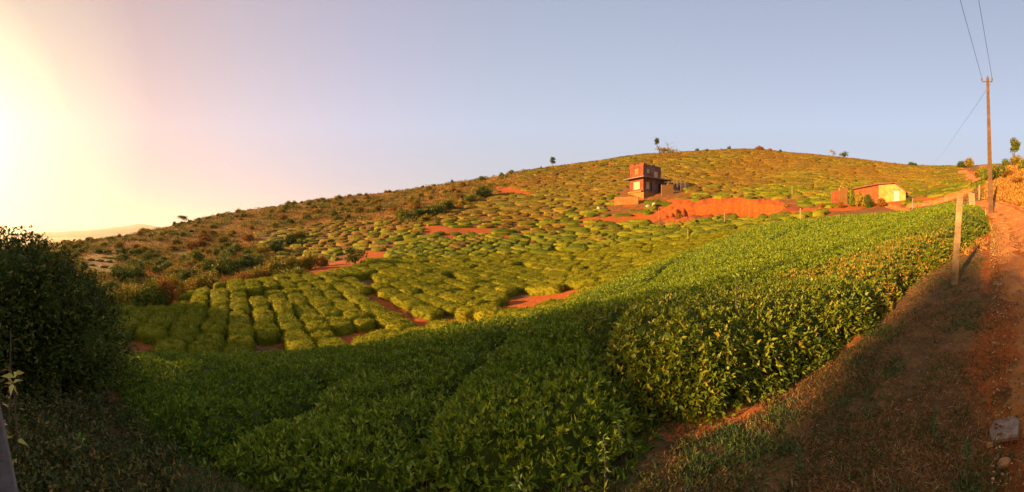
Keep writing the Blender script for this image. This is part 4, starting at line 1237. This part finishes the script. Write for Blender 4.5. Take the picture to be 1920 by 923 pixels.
# leaning post at the lower left corner, close to the lens
def corner_post():
    x, y = a2(12, 1.33); z = g1(x, y)
    e = empty('corner_post', (x, y, z), tangent(12), 'dark grey weathered post leaning at the bottom left corner', 'post')
    mb = MB()
    pts = [np.array([.13, .0, -.2]), np.array([.025, .0, .45]), np.array([-.10, 0, 1.12])]
    V = []
    for i, (p, w_) in enumerate(zip(pts, (.072, .064, .05))):
        for sx, sy in ((-1, -1), (-.4, -1.25), (.5, -1.2), (1, -.9), (1, 1), (-1, 1)): V.append((p[0] + sx * w_, p[1] + sy * w_ * .8, p[2]))
    fs = [tuple(range(6))[::-1], tuple(12 + k for k in range(6))]
    for i in range(2):
        for k in range(6): fs.append((6 * i + k, 6 * i + (k + 1) % 6, 6 * i + 6 + (k + 1) % 6, 6 * i + 6 + k))
    mb.poly(V, fs)
    mb.build('wooden_shaft', M['grey_wood'], e, False, .004)
    st = MB(); st.box((-.05, -.062, .92), (.03, .03, .16)); st.build('split_splinter', M['wood_post'], e)
corner_post()

def utility_pole(x, y, z, h, label, rz):
    e = empty('utility_pole', (x, y, z), rz, label, 'utility pole')
    mb = MB()
    V, ns = [], 9
    for i in range(ns):
        f = i / (ns - 1); w_ = .16 - .075 * f
        for sx, sy in ((-1, -1), (1, -1), (1, 1), (-1, 1)): V.append((-.22 * f + sx * w_, sy * w_ * .9, -.4 + (h + .4) * f))
    fs = [(3, 2, 1, 0), tuple(4 * (ns - 1) + k for k in range(4))]
    for i in range(ns - 1):
        for k in range(4): fs.append((4 * i + k, 4 * i + (k + 1) % 4, 4 * i + 4 + (k + 1) % 4, 4 * i + 4 + k))
    mb.poly(V, fs); mb.build('shaft', M['pole'], e, False, .012)
    mb = MB(); mb.box((-.22 - .03, -.02, h - .22), (.66, .08, .06)); mb.build('crossarm', M['metal'], e)
    for sx in (-.32, .31):
        mb = MB(); c_ = (-.25 + sx, -.02, h - .19)
        mb.tube([c_, (c_[0], c_[1], c_[2] + .04), (c_[0], c_[1], c_[2] + .07), (c_[0], c_[1], c_[2] + .14), (c_[0], c_[1], c_[2] + .17)], [.015, .05, .035, .055, .02], 8)
        mb.build('insulator', M['metal'], e, True)
    mb = MB(); mb.tube([(-.22, 0, h), (-.22, 0, h + .12)], [.05, .04], 8); mb.build('pole_cap', M['metal'], e)
    return e
px_p, d_p = 1858.5, 21.5
xp, yp, zp = at(px_p, d_p); hp = 8.45
utility_pole(xp, yp, zp, hp, 'tall brown square pole with a short crossarm beside the dirt road', tangent(px_p))
top = zp + hp
xq, yq = -40.0, -.3; zq = g1(xq, yq)
utility_pole(xq, yq, zq, top - zq + 6.1, 'far pole at the other end of the overhead wires, beyond the left edge', 0)
def wire(name, p0, p1, sag, r, label):
    mb = MB(); p0, p1 = np.array(p0, float), np.array(p1, float)
    mb.tube([p0 + (p1 - p0) * t - np.array([0, 0, sag * 4 * t * (1 - t)]) for t in np.linspace(0, 1, 50)], r, 5)
    o = mb.build(name, M['wire']); tag(o, label, 'wire')
ct, st_ = math.cos(tangent(px_p)), math.sin(tangent(px_p))
lx = lambda s: (xp + (-.25 + s) * ct, yp + (-.25 + s) * st_, top - .03)
wire('overhead_wire', lx(-.32), (-40.3, 0.3, top + 6), .35, .011, 'overhead wire on the left end of the crossarm, rising to the top edge')
wire('overhead_wire', lx(.31), (-40, -1.9, top + 6), .35, .011, 'overhead wire on the right end of the crossarm, rising to the top edge')
xw, yw, zw = at(1750, 114)
wire('service_wire', (xp - .2, yp, top - .45), (xw, yw, zw + 1.2), .4, .009, 'thin wire running down from the pole towards the far skyline')
post('wire_stub', 1750, 114, 1.3, .12, 'metal', 'small stub post on the skyline holding the thin wire', (0, 0), 'post')

# ------------------------------------------------------------------ flat stone, pebbles, soil clods near the road
def rock(name, px, d, sx, sy, sz, mat, label, seed, group=None, rz=0, lift=.0):
    rl = np.random.default_rng(seed)
    import bmesh
    bm = bmesh.new(); bmesh.ops.create_icosphere(bm, subdivisions=2, radius=1)
    k = rl.normal(size=(6, 3)); k = unit(k)
    for v in bm.verts:
        p = np.array(v.co)
        s = 1 + .25 * math.sin(3 * (p @ k[0]) + seed) * math.cos(2 * (p @ k[1]))
        for q in k[2:]:
            dd = p @ q
            if dd > .62: p = p - q * (dd - .62) * .8
        v.co = p * s * np.array([sx, sy, sz])
    me = bpy.data.meshes.new(name); bm.to_mesh(me); bm.free()
    x, y, z = at(px, d)
    o = obj(name, me, M[mat], None, (x, y, z + sz * .35 + lift)); o.rotation_euler = (rl.uniform(-.15, .15), rl.uniform(-.15, .15), rz or rl.random() * 6)
    return tag(o, label, 'rock', group)
M['slab'] = surf('grey_stone', [(.3, (.13, .080, .05)), (.55, (.23, .16, .11)), (.75, (.32, .24, .17))], 9, .9, .8, second=(.17, .08, .045), sscale=5)
M['clod'] = surf('ochre_stone', [(.3, (.22, .10, .03)), (.7, (.38, .20, .07))], 12, .9, .6)
def slab():
    x, y = a2(1884, 2.62); z = g1(x, y)
    mb = MB()
    out_ = [(-.115, .03), (-.075, .10), (-.01, .095), (.10, .075), (.125, .03), (.085, -.085), (.02, -.07), (-.10, -.045)]; out_ = [(a_, b2 * 1.45 + a_ * .3) for a_, b2 in out_]
    V = [(a, b_, .004) for a, b_ in out_] + [(a * .97 + random.uniform(-.006, .006), b_ * .97, .020 + random.uniform(-.003, .005)) for a, b_ in out_]
    n_ = len(out_)
    mb.poly(V, [tuple(range(n_))[::-1] if False else tuple(range(n_)), tuple(range(n_, 2 * n_))[::-1]] + [(k, (k + 1) % n_, n_ + (k + 1) % n_, n_ + k) for k in range(n_)])
    o = mb.build('flat_stone', M['slab'], None, False, .003)
    o.location = (x, y, z + .035); o.rotation_euler = (R(8), R(-5), tangent(1884) + .1)
    tag(o, 'flat pale grey stone slab lying at the left edge of the road', 'stone')
slab()
for i, (px, d, s, lab) in enumerate([(1883, 2.33, .055, 'ochre stone with a flat top just below the flat slab'), (1868, 2.38, .022, 'small ochre pebble left of the ochre stone'), (1856, 2.50, .030, 'reddish clod left of the flat slab'), (1845, 2.44, .020, 'pale pebble among leaves left of the flat slab'),
        (1840, 2.62, .020, 'small brown pebble up and left of the flat slab'), (1775, 2.42, .022, 'ochre pebble in the grass far left of the slab'), (1862, 2.2, .018, 'tiny pebble at the bottom edge by the road'), (1895, 3.4, .02, 'pebble on the road above the slab'), (1870, 3.9, .025, 'brown pebble at the road edge farther up'), (1740, 3.5, .022, 'pale pebble on the dry grass bank'), (1405, 3.05, .03, 'small ochre stone beside the orange soil patch')]):
    rock('stone', px, d, s, s * .75, s * .55, 'clod', lab, 500 + i, lift=.03 if px > 1845 else 0)
rr2 = np.random.default_rng(9)
# orange soil scraped bare at the foot of the lit hedge
def soil_patch(name, px, d, w_, dp, mat, lab, hgt=.05):
    x, y = a2(px, d); n1 = 26
    U, Vv = np.meshgrid(np.linspace(-1, 1, n1), np.linspace(-1, 1, n1), indexing='ij')
    X_, Y_ = x + U * w_, y + Vv * dp
    rad = np.sqrt(U ** 2 + Vv ** 2) + fnoise(X_, Y_, .25 * w_, 61) * .35
    hh = np.clip(1 - rad, -.4, 1)
    Zp = ground(X_, Y_) + hh * hgt + fnoise(X_, Y_, .12, 64) * .012
    ii = (np.arange(n1 - 1)[:, None] * n1 + np.arange(n1 - 1)[None]).ravel()
    me = mesh_np(name, np.stack([X_, Y_, Zp], -1).reshape(-1, 3), [np.stack([ii, ii + n1, ii + n1 + 1, ii + 1], -1)], True)
    o = obj(name, me, mat); o['kind'] = 'structure'
M['orange_soil'] = surf('orange_soil', [(.3, (.20, .05, .012)), (.5, (.34, .09, .018)), (.7, (.44, .15, .035))], 9, .95, .9, bdist=.03, coord='P')
soil_patch('soil_patch', 1345, 3.05, .55, .20, M['orange_soil'], '')
soil_patch('soil_patch', 1590, 4.6, .5, .2, M['orange_soil'], '')

# ------------------------------------------------------------------ earth mounds, pit floor heap
M['mound'] = surf('dug_earth', [(.3, (.22, .062, .018)), (.5, (.36, .11, .03)), (.7, (.46, .17, .06))], 1.2, .95, .9, bscale=3, bdist=.15)
def earth_mound(px, d, w_, dp, h, mat, label, seed):
    x, y, z = at(px, d); n1 = 22
    U, Vv = np.meshgrid(np.linspace(-1, 1, n1), np.linspace(-1, 1, n1), indexing='ij')
    prof = np.clip(1 - (U ** 2 + Vv ** 2), 0, 1) ** .6
    hh = prof * h * (1 + fnoise(U * 3 + seed, Vv * 3, 1, seed) * .35)
    me = None
    ca, sa = math.cos(tangent(px)), math.sin(tangent(px))
    X_, Y_ = U * w_ / 2, Vv * dp / 2
    gx, gy = X_ * ca - Y_ * sa + x, X_ * sa + Y_ * ca + y
    Zp = ground(gx, gy) - z + hh - .12
    ii = (np.arange(n1 - 1)[:, None] * n1 + np.arange(n1 - 1)[None]).ravel()
    me = mesh_np('earth_mound', np.stack([gx - x, gy - y, Zp], -1).reshape(-1, 3), [np.stack([ii, ii + n1, ii + n1 + 1, ii + 1], -1)], True)
    o = obj('earth_mound', me, mat, None, (x, y, z)); tag(o, label, 'earth mound')
for i, (px, w_, h, lab) in enumerate([(1716, 3.2, 1.0, 'leftmost low mound of dug pink earth by the shed'), (1738, 3.4, 1.0, 'tallest mound of dug earth in the row'), (1760, 2.6, 1.1, 'low mound of dug earth right of the tallest'), (1781, 3.0, 1.4, 'mound of dug earth left of the nearest post top'), (1802, 2.6, 1.25, 'mound of dug earth just behind the nearest post top'), (1815, 2.0, 1.0, 'rightmost small mound of dug earth')]):
    earth_mound(px, 53.5, w_, 2.4, h * .62, M['mound'], lab, 700 + i)
M['red_heap'] = surf('red_brown_earth', [(.3, (.09, .020, .008)), (.7, (.20, .05, .015))], 1.5, .95, .9, bscale=4, bdist=.2)
earth_mound(1312, 54, 5.5, 3.0, .8, M['red_heap'], 'dark red heap of earth on the pit floor, left of the thin post', 720)
earth_mound(1368, 54, 3.6, 2.4, .7, M['red_heap'], 'dark red heap of earth behind the thin post', 721)
earth_mound(1482, 54, 4.0, 2.6, .7, M['red_heap'], 'red brown heap at the right end of the pit', 722)
for px, d, lab in [(1274, 59, 'dry red bush at the left end of the pit'), (1478, 56, 'dry brown bush on the heap at the right end of the pit'), (1430, 55, 'dark small bush on the pit floor')]:
    shrub('pit_shrub', 'dry', px, d, 2.2, 1.2, lab, 'bush', None)

# ------------------------------------------------------------------ two storey house on the hill
M['brick'] = surf('raw_red_brick', [(.3, (.075, .020, .009)), (.5, (.13, .034, .013)), (.7, (.19, .068, .028))], 2.2, .9, .5, second=(.17, .045, .018), sscale=.8)
M['grey_brick'] = surf('stained_wall', [(.3, (.09, .05, .04)), (.5, (.16, .10, .08)), (.7, (.25, .18, .14))], 1.8, .9, .5, second=(.13, .055, .035), sscale=.9)
M['ochre'] = surf('ochre_plaster', [(.3, (.17, .09, .02)), (.7, (.27, .155, .04))], 1.5, .9, .3, second=(.26, .10, .025), sscale=.6)
M['cream'] = surf('cream_paint', [(.3, (.36, .27, .14)), (.7, (.50, .38, .22))], 2.5, .8, .2)
M['slabroof'] = surf('concrete_slab', [(.3, (.13, .10, .095)), (.7, (.24, .20, .19))], 2, .9, .3)
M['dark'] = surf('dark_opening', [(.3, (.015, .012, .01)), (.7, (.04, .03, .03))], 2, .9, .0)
M['blue'] = surf('blue_plastic', [(.3, (.05, .12, .22)), (.7, (.09, .18, .30))], 2, .5, .0)
def wall_with_holes(mb, L, H, T, holes, top=None):
    """upright wall along +X from the origin, outer face at y=0, thickness T inward (+Y); holes (x0, x1, z0, z1)"""
    xs = sorted({0, L, *[h[0] for h in holes], *[h[1] for h in holes]}); zs = sorted({0, H, *[h[2] for h in holes], *[h[3] for h in holes]})
    for a, b_ in zip(xs[:-1], xs[1:]):
        for c_, d_ in zip(zs[:-1], zs[1:]):
            if any(h[0] <= a and b_ <= h[1] and h[2] <= c_ and d_ <= h[3] for h in holes): continue
            mb.box(((a + b_) / 2, T / 2, (c_ + d_) / 2), (b_ - a, T, d_ - c_))
def place(o, ox, oy, oz, rz): o.location = (ox, oy, oz); o.rotation_euler = (0, 0, rz)
def house():
    x, y, z = at(1207, 70)
    z += 1.15
    az = (1207 - CX) / F
    # local frame: corner nearest the camera at the origin; left face runs along the camera's left and away, right face right and away
    rz = -az + R(42)
    e = empty('hill_house', (x, y, z), rz, 'weathered two storey brick house with a jutting slab, on the hillside', 'house')
    LL, LR, H1, H2, T = 4.6, 6.0, 2.95, 2.75, .22
    # right face along +X (outer side towards -Y), left face along +Y (outer side towards -X)
    def face(name, L, H, zb, holes, mat, side):
        mb = MB(); wall_with_holes(mb, L, H, T, holes)
        o = mb.build(name, mat, e)
        if side == 'R': place(o, 0, 0, zb, 0)
        elif side == 'L': place(o, 0, L, zb, R(-90))
        elif side == 'B': place(o, LR, LL, zb, R(180))
        else: place(o, LR, 0, zb, R(90))
        return o
    def opening(px_, L, side, zb, h, mat, frame, name='window'):
        x0, x1, z0, z1 = h
        f = MB(); t_ = .07
        f.box(((x0 + x1) / 2, .06, z0 + t_ / 2), (x1 - x0, .10, t_)); f.box(((x0 + x1) / 2, .06, z1 - t_ / 2), (x1 - x0, .10, t_))
        f.box((x0 + t_ / 2, .06, (z0 + z1) / 2), (t_, .10, z1 - z0 - 2 * t_)); f.box((x1 - t_ / 2, .06, (z0 + z1) / 2), (t_, .10, z1 - z0 - 2 * t_))
        if name == 'window': f.box(((x0 + x1) / 2, .06, (z0 + z1) / 2), (.08, .09, z1 - z0 - 2 * t_))
        o = f.build(name, frame, e)
        pn = MB(); pn.box(((x0 + x1) / 2, .10, (z0 + z1) / 2), (x1 - x0 - .1, .03, z1 - z0 - .1)); pn.build('shutter' if name == 'window' else 'door_leaf', mat, o)
        if side == 'R': place(o, 0, 0, zb, 0)
        else: place(o, 0, L, zb, R(-90))
        return o
    wl = (1.35, 3.35, .75, 2.3)
    face('left_wall', LL, H1, 0, [wl], M['brick'], 'L'); opening(0, LL, 'L', 0, wl, M['cream'], M['cream'])
    wr = [(.7, 1.5, .7, 2.1), (1.75, 2.45, .3, 2.3), (4.0, 5.0, .05, 2.3)]
    face('right_wall', LR, H1, 0, wr, M['grey_brick'], 'R')
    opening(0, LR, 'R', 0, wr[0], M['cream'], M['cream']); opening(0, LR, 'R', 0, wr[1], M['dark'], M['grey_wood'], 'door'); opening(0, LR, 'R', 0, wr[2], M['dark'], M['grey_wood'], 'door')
    face('rear_wall', LR, H1 + H2 * .8, 0, [], M['brick'], 'B'); face('side_wall', LL, H1, 0, [], M['brick'], 'S')
    # slab between the storeys, jutting out on both faces
    mb = MB(); mb.box((LR / 2 + .2, LL / 2 - .1, H1 + .07), (LR + 2.3, LL + 1.9, .14)); mb.build('floor_slab', M['slabroof'], e)
    # upper storey: raw walls, broken top edge
    uz = H1 + .14
    wu = (1.6, 2.9, .7, 2.0)
    face('upper_left_wall', LL, H2, uz, [wu], M['brick'], 'L')
    mb = MB(); mb.box(((wu[0] + wu[1]) / 2, .12, (wu[2] + wu[3]) / 2), (wu[1] - wu[0] - .004, .05, wu[3] - wu[2] - .004)); o = mb.build('blocked_window', M['ochre'], e); place(o, 0, LL, uz, R(-90))
    wu2 = [(.9, 1.6, .9, 1.8), (2.9, 4.1, .25, 1.5)]
    face('upper_right_wall', 4.9, H2 - .25, uz, wu2, M['grey_brick'], 'R')
    for h_ in wu2:
        mb = MB(); mb.box(((h_[0] + h_[1]) / 2, .12, (h_[2] + h_[3]) / 2), (h_[1] - h_[0] - .004, .05, h_[3] - h_[2] - .004)); mb.build('blocked_window', M['cream'], e).location = (0, 0, uz)
    mb = MB()
    for k, (a, b_, hh) in enumerate([(0, .9, .35), (.95, 1.9, .16), (2.3, 3.2, .28), (3.3, 4.4, .12)]): mb.box(((a + b_) / 2, .11, uz + H2 - .25 + hh / 2 + .003), (b_ - a, .2, hh), 0, .01)
    mb.build('broken_parapet', M['grey_brick'], e)
    mb = MB()
    for a, b_, hh in [(.1, 1.4, .2), (1.8, 2.4, .1), (3.0, 4.4, .3)]: mb.box((.11, (a + b_) / 2, uz + H2 + hh / 2 + .003), (.2, b_ - a, hh), 0, .01)
    mb.build('broken_parapet', M['brick'], e)
    mb = MB(); wall_with_holes(mb, LL - .5, H2 - .4, T, []); o = mb.build('upper_side_wall', M['grey_brick'], e); place(o, 4.9, .3, uz, R(90))
    mb = MB(); mb.box((2.45, LL / 2, uz + H2 - .7), (4.4, LL - .6, .1)); mb.build('roof', M['slabroof'], e)
    # lean-to under the slab with a blue barrel's worth of sheet
    mb = MB()
    for sx in (5.2, 6.9): mb.box((sx, -.75, H1 / 2 - .3), (.12, .12, H1 + .5))
    mb.build('veranda_post', M['grey_wood'], e)
    mb = MB(); mb.tube([(6.0, -.45, 1.9), (6.0, -.45, 2.5)], .28, 12); o = mb.build('water_drum', M['blue'], None, True); o.parent = e; o.name = 'hanging_tank'
    # plinth under the left face
    mb = MB(); mb.box((LR / 2 - .1, LL / 2 - .1, -1.35), (LR + .5, LL + .5, 2.65)); mb.build('plinth', M['ochre'], e)
    mb = MB(); mb.box((-.3, LL / 2, .18), (.5, LL * .9, .3)); mb.build('step', M['ochre'], e)
house()
def low_wall(name, px0, px1, d0, d1, h, mat, label, t=.3, n=1, sink=1.2, dz=0):
    x0, y0, z0 = at(px0, d0); x1, y1, z1 = at(px1, d1)
    L = math.hypot(x1 - x0, y1 - y0); mb = MB()
    k = max(2, int(L / .9))
    ztop = [g1(x0 + (x1 - x0) * i / k, y0 + (y1 - y0) * i / k) for i in range(k + 1)]
    for i in range(k):
        mb.box((L * (i + .5) / k, 0, (ztop[i] - z0 + h - sink) / 2 + random.uniform(-.06, .06) * n), (L / k - .01, t, h + sink + (ztop[i] - z0)), 0, .015)
    o = mb.build(name, mat); o.location = (x0, y0, z0 + dz); o.rotation_euler = (0, 0, math.atan2(y1 - y0, x1 - x0)); tag(o, label, 'wall')
low_wall('retaining_wall', 1152, 1197, 68.5, 67.5, 1.5, M['ochre'], 'low ochre retaining wall below the left side of the hill house')
low_wall('garden_wall', 1240, 1262, 70.5, 71.5, 2.2, M['ochre'], 'short yellow wall to the right of the hill house')
low_wall('terrace_wall', 1262, 1292, 74, 76, 1.3, M['grey_brick'], 'low grey wall behind the yellow one, right of the hill house')
for i, px in enumerate((1250, 1264, 1270, 1277, 1285)):
    post('garden_post', px, 73.5, 2.3, .16, 'grey_wood', ['pale post closest to the hill house', 'second pale post right of the hill house', 'third pale post right of the hill house', 'fourth pale post right of the hill house', 'farthest pale post right of the hill house'][i], (0, 0), 'post', None, 0)
M['pale'] = surf('pale_boulder', [(.3, (.28, .18, .10)), (.7, (.42, .30, .19))], 2, .9, .5)
for i, (px, d, s, lab) in enumerate([(1215, 64.5, .55, 'pale boulder below the hill house, left one of two'), (1226, 64.8, .6, 'pale boulder below the hill house, right one of two'), (1122, 66, .5, 'pale stone on the red strip left of the hill house'), (1186, 96, 1.0, 'pale patch of rock just above the roof of the hill house')]):
    rock('boulder', px, d, s, s * .8, s * .8, 'pale', lab, 560 + i, lift=.3)

# ------------------------------------------------------------------ plastered shed on the right
M['mudwall'] = surf('mud_brick_wall', [(.3, (.15, .040, .014)), (.6, (.25, .075, .025)), (.8, (.33, .13, .045))], 1.6, .95, .7, bscale=5)
M['yellow'] = surf('yellow_plaster', [(.3, (.34, .20, .05)), (.7, (.46, .29, .09))], 1.2, .9, .3, second=(.36, .18, .04), sscale=.9)
M['tile'] = surf('clay_roof', [(.3, (.09, .035, .025)), (.7, (.24, .09, .05))], 4, .9, .6)
def shed():
    d0, d1 = 58.5, 60.0
    x0, y0, z0 = at(1601, d0); x1, y1, z1 = at(1698, d1)
    L = math.hypot(x1 - x0, y1 - y0); rz = math.atan2(y1 - y0, x1 - x0)
    zb = g1((x0 + x1) / 2, (y0 + y1) / 2) - .1
    e = empty('shed', (x0, y0, zb), rz, 'low yellow plastered shed with clay roof and a pale door, on the right slope', 'shed')
    tz = lambda py, d: pz(py, d) + EYE - zb
    q = lambda px: (px - 1601) / 97 * L
    dd = lambda px: np.interp(px, [1601, 1698], [d0, d1])
    pts = [(0, tz(355, d0)), (q(1646), tz(346.5, dd(1646))), (q(1677), tz(344.5, dd(1677))), (L, tz(359.5, d1))]
    sp = q(1647); T = .25; DP = 4.6
    hs = lambda s: np.interp(s, [p[0] for p in pts], [p[1] for p in pts])
    def wallpoly(name, s0, s1, mat, hole=None):
        ss = sorted({s0, s1, *[p[0] for p in pts if s0 < p[0] < s1], *( [hole[0], hole[1]] if hole else [])})
        mb = MB()
        for a, b_ in zip(ss[:-1], ss[1:]):
            lo = hole[2] if hole and a >= hole[0] and b_ <= hole[1] else -1.5
            V = [(a, 0, lo), (b_, 0, lo), (b_, T, lo), (a, T, lo), (a, 0, hs(a)), (b_, 0, hs(b_)), (b_, T, hs(b_)), (a, T, hs(a))]
            mb.poly(V, [(3, 2, 1, 0), (4, 5, 6, 7), (0, 1, 5, 4), (1, 2, 6, 5), (2, 3, 7, 6), (3, 0, 4, 7)])
        return mb.build(name, mat, e)
    dz1 = tz(357.5, dd(1681))
    hole = (q(1675.5), q(1686), dz1)
    wallpoly('mud_wall', 0, sp, M['mudwall']); wallpoly('plaster_wall', sp, L, M['yellow'], hole)
    mb = MB(); mb.box(((hole[0] + hole[1]) / 2, .10, (dz1 - 1.2) / 2), (hole[1] - hole[0] - .02, .06, dz1 + 1.2)); do = mb.build('door', M['white'], e)
    mb = MB(); mb.box((hole[1] - .2, .05, .9), (.05, .05, .16)); mb.build('door_handle', M['metal'], do)
    mb = MB(); mb.box(((hole[0] + hole[1]) / 2, -.02, dz1 + .14), (hole[1] - hole[0] + .3, .08, .14)); mb.build('lintel', M['grey_wood'], e)
    for nm, s in (('side_wall', 0.0), ('side_wall', L - T)):
        mb = MB(); h_ = hs(s + T / 2) - .03; mb.box((s + T / 2, T + .005 + (DP - T) / 2, (h_ - 1.5) / 2), (T, DP - T, h_ + 1.5)); mb.build(nm, M['mudwall'] if s == 0 else M['yellow'], e)
    # roof: strips following the gable line, jutting over the front
    mb = MB(); rp_ = [(-.5, hs(0) - .10), *pts, (L + .45, hs(L) - .42)]
    for (a, ha), (b_, hb_) in zip(rp_[:-1], rp_[1:]):
        V = [(a, -.35, ha + .004), (b_, -.35, hb_ + .004), (b_, DP + .3, hb_ + .004), (a, DP + .3, ha + .004), (a, -.35, ha + .19), (b_, -.35, hb_ + .19), (b_, DP + .3, hb_ + .19), (a, DP + .3, ha + .19)]
        mb.poly(V, [(3, 2, 1, 0), (4, 5, 6, 7), (0, 1, 5, 4), (1, 2, 6, 5), (2, 3, 7, 6), (3, 0, 4, 7)])
    mb.build('roof', M['tile'], e)
M['white'] = surf('pale_door', [(.3, (.34, .31, .29)), (.7, (.46, .43, .40))], 3, .7, .1)
shed()
low_wall('ruined_wall', 1559, 1573, 56.5, 57, 2.3, M['mudwall'], 'broken red mud wall left of the shed', .35, 3)
low_wall('ruined_wall', 1573, 1588, 57, 58, 2.7, M['ochre'], 'broken yellow topped wall piece next to the red mud wall', .35, 3)
for px, d, wd, h, key, lab in [(1597, 55.5, 1.7, 4.0, 'green', 'tall light green bush at the left corner of the shed'), (1612, 55, 2.6, 2.7, 'olive', 'olive bush in front of the mud wall of the shed'), (1630, 54.5, 2.4, 2.5, 'dark', 'dark bush in front of the shed, left of the red bush'), (1653, 55, 2.6, 2.0, 'dry', 'dry red bush before the yellow wall of the shed'),
                               (1584, 60, 2.6, 4.2, 'olive', 'grey green bush rising behind the ruined wall'), (1576, 54.5, 2.4, 1.5, 'dry', 'dry orange bush below the ruined wall'), (1705, 56, 1.6, 1.8, 'dark', 'dark small bush right of the shed'), (1540, 54, 2.0, 1.2, 'dry', 'dry bush left of the ruined wall')]:
    shrub('yard_shrub', key, px, d, wd, h, lab, 'bush', None)
print('objects', len(bpy.data.objects))
